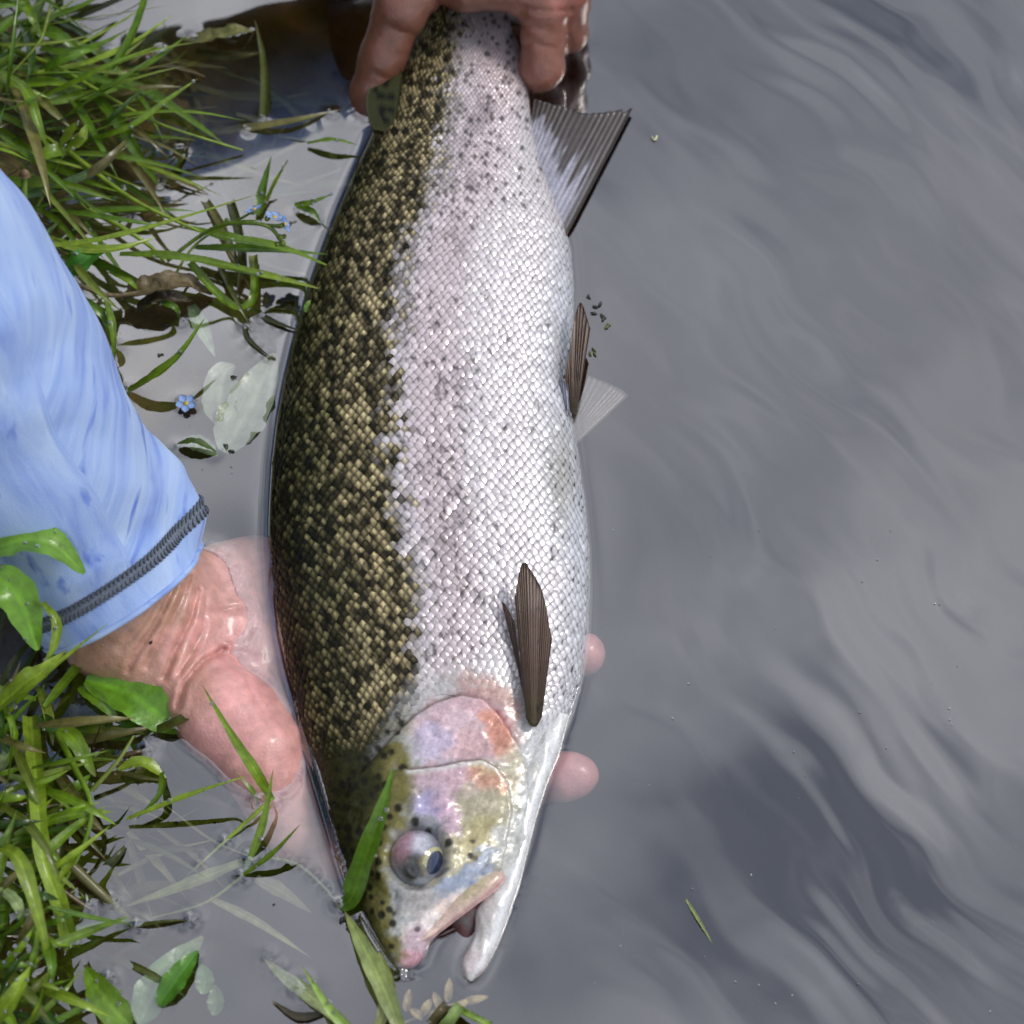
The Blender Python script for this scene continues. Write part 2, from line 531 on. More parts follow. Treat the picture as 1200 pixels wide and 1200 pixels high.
def bed_z(X, Y):
    s = X - shore(Y)
    z = np.where(s > 0, -0.022 - 0.50 * np.minimum(s, 0.14) - 0.9 * np.clip(s - .14, 0, .12) - 0.05 * np.clip(s - 0.22, 0, 4), -0.022 - 0.30 * np.maximum(s, -0.35) - 0.02 * np.maximum(-s - .35, 0) * -1)
    z = z + 0.75 * np.clip(-X - 1.3, 0, 5)  # unseen hillside added on the left to cut light on the fish's back
    return z + (fbm(X * 22 + 50, Y * 22 + 50, 41) - .5) * 0.03

bx = axis_ticks(-25, 25, -0.42, 0.42, 0.006)
by = axis_ticks(-25, 25, -0.40, 0.50, 0.006)
BX, BY = np.meshgrid(bx, by)
m, nt, b = mat_new('river_mud')
tc = node(nt, 'ShaderNodeTexCoord')
n1 = node(nt, 'ShaderNodeTexNoise', Scale=28.0, Detail=8.0, Roughness=0.65)
nt.links.new(tc.outputs['Object'], n1.inputs['Vector'])
cr = node(nt, 'ShaderNodeValToRGB')
cr.color_ramp.elements[0].position = 0.3
cr.color_ramp.elements[0].color = (0.035, 0.024, 0.008, 1)
cr.color_ramp.elements[1].position = 0.72
cr.color_ramp.elements[1].color = (0.20, 0.14, 0.045, 1)
e = cr.color_ramp.elements.new(0.52)
e.color = (0.10, 0.075, 0.020, 1)
nt.links.new(n1.outputs['Fac'], cr.inputs['Fac'])
nt.links.new(cr.outputs['Color'], b.inputs['Base Color'])
bp = node(nt, 'ShaderNodeBump', Strength=0.8, Distance=0.01)
nt.links.new(n1.outputs['Fac'], bp.inputs['Height'])
nt.links.new(bp.outputs['Normal'], b.inputs['Normal'])
b.inputs['Roughness'].default_value = 0.7
bed = mesh_obj('river_bed', np.stack([BX, BY, bed_z(BX, BY)], -1), grid_faces(len(by), len(bx)), m)
bed['kind'] = 'structure'

STEMS = []          # (X, Y, strength) where stems pierce the surface: the water climbs them

# ------------------------------------------------------------------ organic shapes: distance field + surface nets
def surface_nets(F, org, h):
    S = F < 0
    nx, ny, nz = F.shape
    c0 = S[:-1, :-1, :-1]
    cnt = np.zeros(c0.shape, np.int8)
    corners = [(i, j, k) for i in (0, 1) for j in (0, 1) for k in (0, 1)]
    def cut(A, c):
        return A[c[0]:nx - 1 + c[0], c[1]:ny - 1 + c[1], c[2]:nz - 1 + c[2]]
    for c in corners:
        cnt += cut(S, c)
    act = (cnt > 0) & (cnt < 8)
    idx = np.argwhere(act)
    vid = np.full(c0.shape, -1, np.int64)
    vid[act] = np.arange(len(idx))
    acc = np.zeros((len(idx), 3))
    w = np.zeros(len(idx))
    fv = {c: F[idx[:, 0] + c[0], idx[:, 1] + c[1], idx[:, 2] + c[2]] for c in corners}
    for c in corners:
        for ax in range(3):
            if c[ax] == 0:
                d = list(c)
                d[ax] = 1
                d = tuple(d)
                a, b_ = fv[c], fv[d]
                mk = (a < 0) != (b_ < 0)
                t = np.where(mk, a / np.where(mk, a - b_, 1), 0)
                p = np.broadcast_to(np.array(c, float), (len(idx), 3)).copy()
                p[:, ax] += t
                acc[mk] += p[mk]
                w[mk] += 1
    V = org + (idx + acc / w[:, None]) * h
    Q = []
    for ax in range(3):
        a1, a2 = (ax + 1) % 3, (ax + 2) % 3
        sl0 = [slice(1, -1)] * 3
        sl1 = [slice(1, -1)] * 3
        sl0[ax], sl1[ax] = slice(0, -1), slice(1, None)
        A, B = S[tuple(sl0)], S[tuple(sl1)]
        e = np.argwhere(A != B)
        flip = A[tuple(e.T)]
        base = e + 1
        base[:, ax] -= 1
        def cell(o1, o2):
            q = base.copy()
            q[:, a1] -= o1
            q[:, a2] -= o2
            return vid[q[:, 0], q[:, 1], q[:, 2]]
        q = np.stack([cell(1, 1), cell(0, 1), cell(0, 0), cell(1, 0)], 1)
        q[~flip] = q[~flip][:, ::-1]
        Q.append(q)
    Q = np.vstack(Q)
    return V, Q[(Q >= 0).all(1)]

def cone_sdf(G, a, b, ra, rb):
    a, b = np.asarray(a, np.float32), np.asarray(b, np.float32)
    ab = b - a
    L2 = float(ab @ ab) + 1e-9
    pa = G - a
    t = np.clip((pa @ ab) / L2, 0, 1)
    d = pa - t[..., None] * ab
    return np.sqrt((d * d).sum(-1)) - (ra + (rb - ra) * t)

def organic(chains, h, k=0.008, pad=0.012, mod=None):
    """chains: list of (points, radii, blend). Returns vertices and quads of the blended skin."""
    pts = np.vstack([np.array(c[0], float) for c in chains])
    R = max(max(c[1]) for c in chains)
    lo, hi = pts.min(0) - R - pad, pts.max(0) + R + pad
    n = np.ceil((hi - lo) / h).astype(int) + 1
    ax = [lo[i] + np.arange(n[i]) * h for i in range(3)]
    F = np.full(tuple(n), 1.0, np.float32)
    for c in chains:
        kk = c[2] if len(c) > 2 else k
        p, r = np.array(c[0], float), c[1]
        l2, h2 = p.min(0) - max(r) - 3 * kk - h, p.max(0) + max(r) + 3 * kk + h
        s = [slice(max(int((l2[i] - lo[i]) / h), 0), min(int((h2[i] - lo[i]) / h) + 2, n[i])) for i in range(3)]
        G = np.stack(np.meshgrid(ax[0][s[0]], ax[1][s[1]], ax[2][s[2]], indexing='ij'), -1).astype(np.float32)
        D = None
        for i in range(len(p) - 1):
            q = cone_sdf(G, p[i], p[i + 1], r[i], r[i + 1])
            if D is None:
                D = q
            else:
                hh = np.clip(0.5 + 0.5 * (D - q) / 0.004, 0, 1)
                D = D * (1 - hh) + q * hh - 0.004 * hh * (1 - hh)
        f = F[tuple(s)]
        hh = np.clip(0.5 + 0.5 * (f - D) / kk, 0, 1)
        F[tuple(s)] = f * (1 - hh) + D * hh - kk * hh * (1 - hh)
    if mod:
        band = np.argwhere(np.abs(F) < 0.006)
        Gp = lo + band * h
        F[tuple(band.T)] += mod(Gp).astype(np.float32)
    return surface_nets(F, lo, h)

def Pc(px, py, zc):
    return P(px, py, zc / 100.0)

def chain(lst):
    """list of (px, py, z cm, r cm)"""
    return [Pc(a, b_, c) for a, b_, c, r in lst], [r / 100.0 for a, b_, c, r in lst]

# right hand, palm up under the fish (photo: comes in from the left)
rh = [
    (*chain([(-150, 330, 15, 4.3), (-40, 450, 10.0, 4.0), (70, 590, 4.6, 3.0), (156, 690, 0.7, 2.2)]), 0.01),
    (*chain([(60, 610, 3.8, 2.5), (130, 742, 0.1, 2.0), (203, 802, -1.1, 1.65)]), 0.02),
    (*chain([(156, 690, 0.6, 2.2), (192, 684, -0.4, 1.9), (245, 705, -1.75, 1.65)]), 0.018),
    (*chain([(168, 715, 0.5, 2.1), (240, 758, -1.35, 1.75), (300, 790, -2.3, 1.7)]), 0.016),
    (*chain([(256, 680, -1.55, 1.55), (278, 738, -1.6, 1.55), (310, 770, -2.3, 1.7)]), 0.006),
    (*chain([(300, 672, -2.6, 1.6), (330, 700, -2.9, 1.7)]), 0.014),
    (*chain([(222, 800, -0.85, 1.7), (262, 838, -0.5, 1.95), (306, 886, -0.65, 1.8), (325, 930, -1.5, 1.5)]), 0.008),
    (*chain([(320, 915, -1.3, 1.45), (345, 975, -2.2, 1.15), (390, 1000, -3.3, 1.0), (440, 985, -3.9, .85)]), 0.007),
    (*chain([(300, 700, -2.6, 1.7), (380, 700, -4.1, 1.5), (430, 740, -4.9, 1.3)]), 0.015),
    (*chain([(300, 780, -2.6, 1.8), (380, 800, -4.2, 1.5), (450, 810, -5.1, 1.3)]), 0.015),
    (*chain([(320, 860, -2.2, 1.8), (400, 870, -4.0, 1.4), (450, 880, -4.8, 1.2)]), 0.015),
    (*chain([(430, 885, -4.6, 1.05), (560, 918, -4.4, 1.0), (625, 914, -2.0, .98), (662, 910, -1.16, .95), (676, 909, -1.08, .86)]), 0.004),
    (*chain([(430, 800, -5.0, 1.05), (580, 790, -5.0, 1.0), (652, 770, -2.2, .92), (679, 767, -1.05, .86), (686, 766, -1.0, .80)]), 0.004),
    (*chain([(430, 745, -4.9, 1.0), (570, 715, -5.3, .95), (640, 700, -3.8, .85), (655, 700, -3.0, .78)]), 0.004),
    (*chain([(400, 700, -4.4, .95), (500, 660, -5.2, .85), (560, 640, -5.0, .75)]), 0.004),
]
CREASES = [([(213, 648), (203, 690), (180, 735), (160, 765), (150, 785)], 1.0), ([(222, 672), (212, 705), (190, 748), (172, 780)], .8),
           ([(232, 690), (224, 725), (206, 760), (192, 795)], 1.2), ([(205, 655), (192, 695), (165, 735), (140, 760)], .55),
           ([(262, 760), (238, 775), (216, 800), (208, 828)], 1.4), ([(240, 700), (238, 740), (225, 765), (210, 790)], .8),
           ([(300, 768), (275, 764), (255, 768)], .8), ([(246, 715), (262, 716), (280, 712)], .7), ([(290, 800), (320, 860)], .25)]
def crease_mod(G):
    u, v = proj(G)
    s = np.zeros(len(G))
    for pl, a in CREASES:
        d = dist_poly(u, v, pl)[0]
        s += a * 0.0013 * np.exp(-(d / 3.3) ** 2) - a * 0.0005 * np.exp(-((d - 7) / 4.5) ** 2)
    s += (fbm(u / 26, v / 26, 61) - .5) * 0.0016
    return np.where(G[:, 2] > -0.02, s, 0)
RV, RQ = organic(rh, 0.0011, mod=crease_mod)

# left hand over the wrist of the tail (photo: comes in from the top)
lh = [
    (*chain([(500, -55, 4.6, 1.5), (470, 10, 3.4, 1.25), (447, 70, 1.5, 1.05), (434, 112, 0.1, .95), (433, 131, -0.4, .82)]), 0.008),
    (*chain([(505, -30, 4.4, 1.0), (545, -12, 4.2, .95), (600, -8, 4.2, .9)]), 0.012),
    (*chain([(520, -90, 5.2, 1.8), (585, -70, 5.3, 1.6)]), 0.012),
    (*chain([(580, -70, 5.2, 1.35), (638, 8, 3.7, 1.12), (635, 80, 1.2, 1.02), (612, 102, -1.4, .9), (570, 95, -2.0, .8)]), 0.006),
    (*chain([(600, -95, 5.4, 1.35), (664, -10, 4.0, 1.12), (664, 38, 1.6, 1.0), (640, 55, -1.2, .9), (590, 48, -2.0, .8)]), 0.005),
    (*chain([(600, -125, 5.4, 1.3), (668, -50, 4.0, 1.05), (668, 5, 1.6, .95), (640, 15, -1.2, .85)]), 0.005),
    (*chain([(590, -160, 5.2, 1.2), (650, -95, 3.8, .95), (655, -50, 1.6, .85), (630, -40, -.8, .75)]), 0.005),
    (*chain([(520, -100, 5.2, 1.9), (560, -140, 5.4, 1.9)]), 0.014),
]
wr_c = Pc(520, -170, 6.0)
el_l = P(30, 172, -0.17) * np.array([1, 1, -1])
lh.append(([Pc(530, -110, 5.3), wr_c, wr_c + (el_l - wr_c) * .35, el_l], [0.022, 0.024, 0.028, 0.034], 0.016))
lh.append((*chain([(505, -62, 3.2, 1.5), (590, -62, 3.4, 1.4)]), 0.012))
LCR = [([(610, 10), (640, 14), (668, 12)], .9), ([(520, 10), (500, -5), (480, -12)], .9), ([(600, 55), (625, 50), (650, 58)], .6), ([(596, 28), (618, 30), (640, 34)], .7),
       ([(668, 62), (664, 30), (672, 0)], .8), ([(455, 30), (470, 38), (488, 42)], .5), ([(438, 85), (450, 92), (462, 94)], .5)]
def lmod(G):
    u, v = proj(G)
    s = np.zeros(len(G))
    for pl, a in LCR:
        d = dist_poly(u, v, pl)[0]
        s += a * 0.0012 * np.exp(-(d / 3.0) ** 2)
    return s + (fbm(u / 20, v / 20, 71) - .5) * 0.0018
LV, LQ = organic(lh, 0.0014, k=0.006, mod=lmod)

# upper arms, trunk, head and kneeling legs: outside the frame, they only throw their reflection and shade
SH_R, SH_L = np.array([-0.62, -0.06, 0.52]), np.array([-0.60, 0.30, 0.54])
EL_R = Pc(-150, 330, 15)
NECK = np.array([-0.62, 0.13, 0.60])
PELV = np.array([-1.00, 0.13, 0.24])
body_ch = [
    ([NECK + [-.03, 0, -.04], NECK + [.05, 0, .06]], [.058, .055], .03),
    ([NECK + [.05, 0, .07], NECK + [.10, 0, .11]], [.082, .092], .03), ([NECK + [.14, 0, .06], NECK + [.17, 0, .03]], [.06, .04], .04),
    ([NECK + [.19, 0, .085], NECK + [.205, 0, .065]], [.012, .017], .015),
    ([NECK + [.09, .09, .08], NECK + [.085, .095, .06]], [.02, .015], .01), ([NECK + [.09, -.09, .08], NECK + [.085, -.095, .06]], [.02, .015], .01),
    ([NECK + [-.05, .0, -.09], PELV + [.12, 0, .10]], [.09, .10], .06),
]
shirt_ch = [
    ([SH_R + [-.01, .03, 0], SH_L + [-.01, -.03, 0]], [.072, .072], .06),
    ([NECK + [-.08, .07, -.09], PELV + [.06, .06, .06]], [.125, .12], .06), ([NECK + [-.08, -.07, -.09], PELV + [.06, -.06, .06]], [.125, .12], .06),
    ([SH_R, EL_R + [-.02, -.01, .02]], [.075, .060], .03), ([SH_L, el_l + [-.02, 0, .02]], [.075, .058], .03),
]
leg_ch = [
    ([PELV + [0, .08, 0], PELV + [0, -.08, 0]], [.13, .13], .06),
    ([PELV + [0, .11, -.02], [-.68, .24, .16], [-1.08, .27, .13]], [.10, .075, .055], .03), ([PELV + [0, -.11, -.02], [-.68, .0, .16], [-1.08, -.03, .13]], [.10, .075, .055], .03),
    ([[-1.06, .27, .12], [-1.2, .27, .10]], [.05, .04], .03), ([[-1.06, -.03, .12], [-1.2, -.03, .10]], [.05, .04], .03),
]
BV, BQ = organic(body_ch, 0.006, k=0.03, pad=0.05)

def skin_rgb(V):
    u, v = proj(V)
    n = fbm(u / 30, v / 30, 81) - .5
    c = np.broadcast_to(np.array([0.18, 0.070, 0.042]), (len(V), 3)).copy()  # tail hand's shade is painted in as a darker base skin colour
    n = n + .8 * (fbm(u / 9, v / 9, 83) - .5)
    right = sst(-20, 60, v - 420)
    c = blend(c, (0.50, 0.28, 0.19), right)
    c = blend(c, (0.72, 0.36, 0.325), right * sst(-30, 60, (u - 200) * .8 + (v - 740) * .35 + n * 60))
    c = blend(c, (0.70, 0.40, 0.36), right * blob(u, v, 255, 690, 26, 50, 0, .6) * .6)
    c = blend(c, (0.80, 0.38, 0.36), right * blob(u, v, 275, 800, 40, 50, 0, .8) * .5)
    c = blend(c, (0.58, 0.32, 0.24), right * blob(u, v, 225, 815, 26, 40, 30, .6) * .7)
    c = blend(c, (0.62, 0.27, 0.26), right * sst(600, 650, u))
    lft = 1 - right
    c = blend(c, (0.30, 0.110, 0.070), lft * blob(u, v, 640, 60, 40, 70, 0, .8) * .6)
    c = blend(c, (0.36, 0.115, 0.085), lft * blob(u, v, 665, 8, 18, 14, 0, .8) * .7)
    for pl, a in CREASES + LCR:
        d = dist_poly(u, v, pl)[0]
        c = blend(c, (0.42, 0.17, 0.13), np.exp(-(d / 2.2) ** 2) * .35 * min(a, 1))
    return np.clip(c * (1 + n[:, None] * .22), 0, 1)

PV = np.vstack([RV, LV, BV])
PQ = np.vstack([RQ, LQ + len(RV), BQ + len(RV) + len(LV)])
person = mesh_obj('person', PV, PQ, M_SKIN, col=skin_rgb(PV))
tag(person, 'person in blue shirt gripping a trout by the tail, other palm under it', 'person')

# ---- shirt: heather-blue knit
m, nt, b = mat_new('heather_knit')
tc = node(nt, 'ShaderNodeTexCoord')
at = node(nt, 'ShaderNodeAttribute', attribute_name='Col')     # fabric coordinates: along, around
mp = node(nt, 'ShaderNodeMapping')
mp.inputs['Scale'].default_value = (14, 55, 1)
nt.links.new(at.outputs['Vector'], mp.inputs['Vector'])
n1 = node(nt, 'ShaderNodeTexNoise', Scale=1.0, Detail=5.0, Roughness=0.6, Distortion=0.5)
nt.links.new(mp.outputs['Vector'], n1.inputs['Vector'])
mp2 = node(nt, 'ShaderNodeMapping')
mp2.inputs['Scale'].default_value = (45, 100, 1)
nt.links.new(at.outputs['Vector'], mp2.inputs['Vector'])
n2 = node(nt, 'ShaderNodeTexNoise', Scale=1.0, Detail=3.0, Roughness=0.5)
nt.links.new(mp2.outputs['Vector'], n2.inputs['Vector'])
cr = node(nt, 'ShaderNodeValToRGB')
cr.color_ramp.elements[0].position = 0.30
cr.color_ramp.elements[0].color = (0.17, 0.27, 0.66, 1)
cr.color_ramp.elements[1].position = 0.66
cr.color_ramp.elements[1].color = (0.44, 0.57, 0.80, 1)
e = cr.color_ramp.elements.new(0.46)
e.color = (0.32, 0.45, 0.76, 1)
nt.links.new(n1.outputs['Fac'], cr.inputs['Fac'])
cr2 = node(nt, 'ShaderNodeValToRGB')
cr2.color_ramp.elements[0].position = 0.30
cr2.color_ramp.elements[0].color = (1, 1, 1, 1)
cr2.color_ramp.elements[1].position = 0.40
cr2.color_ramp.elements[1].color = (0, 0, 0, 1)
nt.links.new(n2.outputs['Fac'], cr2.inputs['Fac'])
mx = node(nt, 'ShaderNodeMix', data_type='RGBA')
nt.links.new(cr2.outputs['Color'], mx.inputs['Factor'])
nt.links.new(cr.outputs['Color'], mx.inputs['A'])
mx.inputs['B'].default_value = (0.13, 0.22, 0.62, 1)
nt.links.new(mx.outputs['Result'], b.inputs['Base Color'])
n3 = node(nt, 'ShaderNodeTexNoise', Scale=1600.0, Detail=2.0)
nt.links.new(tc.outputs['Object'], n3.inputs['Vector'])
bp = node(nt, 'ShaderNodeBump', Strength=0.35, Distance=0.0006)
nt.links.new(n3.outputs['Fac'], bp.inputs['Height'])
nt.links.new(bp.outputs['Normal'], b.inputs['Normal'])
b.inputs['Roughness'].default_value = 0.9
b.inputs['Specular IOR Level'].default_value = 0.15
b.inputs['Sheen Weight'].default_value = 0.25
M_KNIT = m

def tube_frames(path):
    T = np.gradient(path, axis=0)
    T /= np.linalg.norm(T, axis=1)[:, None]
    U = np.array([0, 0, 1.0]) - T * T[:, 2:3]
    U /= np.linalg.norm(U, axis=1)[:, None]
    S = np.cross(T, U)
    return T, U, S

def sleeve(path_pts, rad_pts, nring, nang, wrinkle, flare=None, seed=0):
    path = catmull(path_pts, nring)
    rad = catmull([(r, 0, 0) for r in rad_pts], nring)[:, 0]
    T, U, S = tube_frames(path)
    s = np.concatenate([[0], np.cumsum(np.linalg.norm(np.diff(path, axis=0), axis=1))])
    ang = np.linspace(0, 2 * math.pi, nang, endpoint=False)
    A, SS = np.meshgrid(ang, s)
    ca, sa = np.cos(A), np.sin(A)
    w = wrinkle * (fbm(SS * 45 + ca * 2.2 + 9, sa * 2.2 + ca * 1.3 + SS * 12, seed, 3) - .5) * 2
    w = w + wrinkle * .35 * np.sin(SS * 150 + 5 * ca + 4 * sa)
    R = rad[:, None] + w
    if flare is not None:
        R = R + flare(SS, A)
    V = path[:, None] + R[..., None] * (ca[..., None] * U[:, None] + sa[..., None] * S[:, None])
    uv = np.stack([SS, A * rad[:, None], np.zeros_like(A)], -1)
    return V, uv, s

# right sleeve: from elbow to cuff
cuff_path = [EL_R + [-.03, 0.012, .02], Pc(-150, 325, 14.6), Pc(-45, 438, 10.2), Pc(35, 545, 6.6), Pc(98, 634, 3.4), Pc(143, 698, 1.5)]
V1, uv1, s1 = sleeve(cuff_path, [.066, .064, .0575, .0485, .0405, .0372], 110, 120, 0.0016,
                     flare=lambda SS, A: 0.010 * np.exp(-((A - 2 * math.pi + 1.25) / .30) ** 2) * sst(SS.max() - .06, SS.max() - .03, SS) * sst(SS.max() + .004, SS.max() - .012, SS) - 0.0012 * np.exp(-((SS - SS.max() + .0135) / .0016) ** 2), seed=91)
V2, uv2, s2 = sleeve([el_l + [-.05, -.005, .03], el_l, el_l * .55 + wr_c * .45, wr_c * .8 + el_l * .2], [.052, .048, .040, .035], 40, 48, 0.002, seed=95)
SV, SQ = organic(shirt_ch, 0.007, k=0.04, pad=0.05)
nv1, nv2 = V1.reshape(-1, 3), V2.reshape(-1, 3)
verts = np.vstack([nv1, nv2, SV])
faces = np.vstack([grid_faces(110, 120, True)[:, ::-1], grid_faces(40, 48, True)[:, ::-1] + len(nv1), SQ + len(nv1) + len(nv2)])
uvs = np.vstack([uv1.reshape(-1, 3), uv2.reshape(-1, 3), np.stack([SV[:, 2], SV[:, 0] + SV[:, 1], SV[:, 0] * 0], -1)])
shirt = mesh_obj('shirt', verts, faces, M_KNIT, parent=person, col=uvs)
# hem lip and flatlock seam on the cuff
def tube(path, r, nseg=6, closed=False):
    path = np.asarray(path)
    T = np.gradient(path, axis=0)
    T /= np.linalg.norm(T, axis=1)[:, None] + 1e-12
    ref = np.where(np.abs(T[:, 2:3]) > .9, np.array([[1.0, 0, 0]]), np.array([[0, 0, 1.0]]))
    S = np.cross(T, ref)
    S /= np.linalg.norm(S, axis=1)[:, None] + 1e-12
    U = np.cross(S, T)
    a = np.linspace(0, 2 * math.pi, nseg, endpoint=False)
    rr = np.broadcast_to(np.asarray(r, float), (len(path),))
    V = path[:, None] + rr[:, None, None] * (np.cos(a)[None, :, None] * S[:, None] + np.sin(a)[None, :, None] * U[:, None])
    return V.reshape(-1, 3), grid_faces(len(path), nseg, True)

class Join:
    def __init__(s):
        s.v, s.f, s.c, s.n = [], [], [], 0
    def add(s, v, f, c=None):
        v = np.asarray(v).reshape(-1, 3)
        s.v.append(v)
        s.f.append(np.asarray(f) + s.n)
        if c is not None:
            s.c.append(np.broadcast_to(np.asarray(c, float), (len(v), 3)))
        s.n += len(v)
    def build(s, name, mat, parent=None, smooth=True):
        return mesh_obj(name, np.vstack(s.v), np.vstack(s.f), mat, col=np.vstack(s.c) if s.c else None, parent=parent, smooth=smooth)

def plain(name, col, rough=0.6, **kw):
    m, nt, b = mat_new(name)
    tc = node(nt, 'ShaderNodeTexCoord')
    nz = node(nt, 'ShaderNodeTexNoise', Scale=kw.get('scale', 500.0), Detail=4.0)
    nt.links.new(tc.outputs['Object'], nz.inputs['Vector'])
    cr = node(nt, 'ShaderNodeValToRGB')
    cr.color_ramp.elements[0].position = .3
    cr.color_ramp.elements[0].color = (*[x * .65 for x in col], 1)
    cr.color_ramp.elements[1].position = .7
    cr.color_ramp.elements[1].color = (*[min(1, x * 1.3) for x in col], 1)
    nt.links.new(nz.outputs['Fac'], cr.inputs['Fac'])
    nt.links.new(cr.outputs['Color'], b.inputs['Base Color'])
    b.inputs['Roughness'].default_value = rough
    return m

j = Join()
ring = V1[-1]
cen = ring.mean(0)
Tn = (V1[-1] - V1[-2]).mean(0)
Tn /= np.linalg.norm(Tn)
loop = np.vstack([ring, ring[:2]])
tv, tf = tube(loop, 0.0013, 8)
j.add(tv, tf)
inner = cen + (ring - cen) * 0.95 - Tn * 0.03
jv = np.vstack([ring, cen + (ring - cen) * .965 - Tn * .001, inner])
j.add(jv, grid_faces(3, 120, True))
hem = j.build('cuff_hem', M_KNIT, parent=shirt)
me = hem.data
at_ = me.attributes.new('Col', 'FLOAT_COLOR', 'POINT')
hv = np.array([v.co for v in me.vertices])
at_.data.foreach_set('color', np.concatenate([hv, np.ones((len(hv), 1))], 1).ravel().astype(np.float32))

M_THREAD = plain('seam_thread', (0.085, 0.10, 0.125), 0.7, scale=900.0)
M_BAND = plain('seam_band', (0.14, 0.17, 0.22), 0.8, scale=900.0)
def sleeve_at(sdist, a):
    """point on the right sleeve surface and its outward normal"""
    fi = np.interp(sdist, s1, np.arange(len(s1)))
    fj = (a / (2 * math.pi) * 120) % 120
    i0, j0 = int(min(fi, 108)), int(fj)
    f, g = fi - i0, fj - j0
    q = (V1[i0, j0] * (1 - g) + V1[i0, (j0 + 1) % 120] * g) * (1 - f) + (V1[i0 + 1, j0] * (1 - g) + V1[i0 + 1, (j0 + 1) % 120] * g) * f
    c = V1[i0].mean(0)
    nrm = q - c
    return q, nrm / np.linalg.norm(nrm)
smid = s1[-1] - 0.0135
band = []
for w_ in (-.0036, .0036):
    band.append([sum(sleeve_at(smid + w_, a)[k] * (1, .0004)[k] for k in (0, 1)) for a in np.linspace(0, 2 * math.pi, 120, endpoint=False)])
seamb = mesh_obj('seam_band', np.vstack(band), grid_faces(2, 120, True), M_BAND, parent=shirt)
j = Join()
NST = 118
for k in range(NST):
    a0 = 2 * math.pi * k / NST
    da = 2 * math.pi / NST
    for w0, sg in ((-.0019, 1), (.0019, 1)):
        pts = []
        for t in np.linspace(-1, 1, 7):
            q, nn = sleeve_at(smid + w0 + t * .0019, a0 + da * (0.55 * (1 - t * t) + .25 * t))
            pts.append(q + nn * (.0007 + .0006 * (1 - t * t)))
        tv, tf = tube(pts, .00042, 5)
        j.add(tv, tf)
stitch = j.build('seam_stitching', M_THREAD, parent=shirt)
stitch['kind'] = 'stuff'

TV, TQ = organic(leg_ch, 0.007, k=0.03, pad=0.05)
trousers = mesh_obj('trousers', TV, TQ, plain('trouser_cloth', (0.10, 0.10, 0.085), .9, scale=200.0), parent=person)
HV, HQ = organic([([NECK + [.03, 0, .10], NECK + [.09, 0, .155]], [.085, .075], .03), ([NECK + [.02, .05, .06], NECK + [.02, -.05, .06]], [.06, .06], .04)], 0.006, k=.03, pad=.05)
hair = mesh_obj('hair', HV, HQ, plain('brown_hair', (0.06, 0.04, 0.025), .6, scale=300.0), parent=person)

# ------------------------------------------------------------------ trout
base = P(500, 600, -0.04)
trout = thing('rainbow_trout', 'large silver trout with spotted olive back, held half out of the water', 'fish', tuple(base))
rows = np.concatenate([np.arange(-110, 780, 5.0), np.arange(780, 1135.1, 1.6)])
phi = np.concatenate([np.linspace(-0.25, math.pi + 0.25, 190), np.linspace(math.pi + .35, 2 * math.pi - .35, 30)])
RR, PH = np.meshgrid(rows, phi, indexing='ij')
V = body_point(RR, PH, -0.0006)
u, v = proj(V)
top = np.sin(PH)
rl = relief(u, v) * sst(-0.1, 0.35, top)
V[..., 2] += rl * np.clip(top, 0, 1)
V[..., 0] += rl * np.cos(PH)
isb = sst(-6, 8, v - HEADB(u))
cc = skin_col(u, v) * (1 - isb[..., None]) + head_col(u, v) * isb[..., None]
under = 1 - sst(-.3, .1, top)
cc = blend(cc, (0.5, 0.5, 0.5), under * (np.cos(PH) > 0))
cc = blend(cc, (0.03, 0.032, 0.014), under * (np.cos(PH) <= 0))
nR, nC = RR.shape
tipv = V[-1].mean(0) + (V[-1] - V[-3]).mean(0) * .6
tailv = V[0].mean(0)
vs = np.vstack([V.reshape(-1, 3), tipv, tailv])
q = grid_faces(nR, nC, True)
k = np.arange(nC)
f_tip = np.stack([(nR - 1) * nC + k, (nR - 1) * nC + (k + 1) % nC, np.full(nC, nR * nC), np.full(nC, nR * nC)], 1)
fl = [tuple(x) for x in q] + [(a, b_, c) for a, b_, c, _ in f_tip] + [(int((i + 1) % nC), int(i), nR * nC + 1) for i in k]
cols = np.vstack([cc.reshape(-1, 3), [[.5, .35, .36]], [[.1, .1, .08]]])
body = mesh_obj('body', vs, fl, M_FISH, col=cols)
adopt(body, trout)

# scales: overlapping shingles, free edge towards the tail
tt = np.linspace(-0.18, math.pi + 0.18, 1500)
px_, pz_ = np.sign(np.cos(tt)) * np.abs(np.cos(tt)) ** (2 / SUP), .52 * np.sign(np.sin(tt)) * np.abs(np.sin(tt)) ** (2 / SUP)
arc = np.concatenate([[0], np.cumsum(np.hypot(np.diff(px_), np.diff(pz_)))])
arc /= arc[-1]
NCOL = 46
ys = []
y = -60.0
while y < 905:
    ys.append(y)
    hwp = (FRT(y) - FL(y)) / 2
    y += 6.2 * np.clip(hwp / 172.0, .62, 1.0)
C_py, C_ph, C_w, C_l, C_id = [], [], [], [], []
r2 = np.random.default_rng(12)
for i, y in enumerate(ys):
    fr = (np.arange(NCOL) + (0.5 if i % 2 else 0.0) + .25) / NCOL
    fr = np.clip(fr + r2.normal(0, .0012, NCOL), 0, 1)
    C_py.append(np.full(NCOL, y) + r2.normal(0, .5, NCOL))
    C_ph.append(np.interp(fr, arc, tt))
C_py, C_ph = np.concatenate(C_py), np.concatenate(C_ph)
cpos = body_point(C_py, C_ph)
cu, cv = proj(cpos)
keep = cv < HEADB(cu) - 2 + r2.normal(0, 2, len(cu))
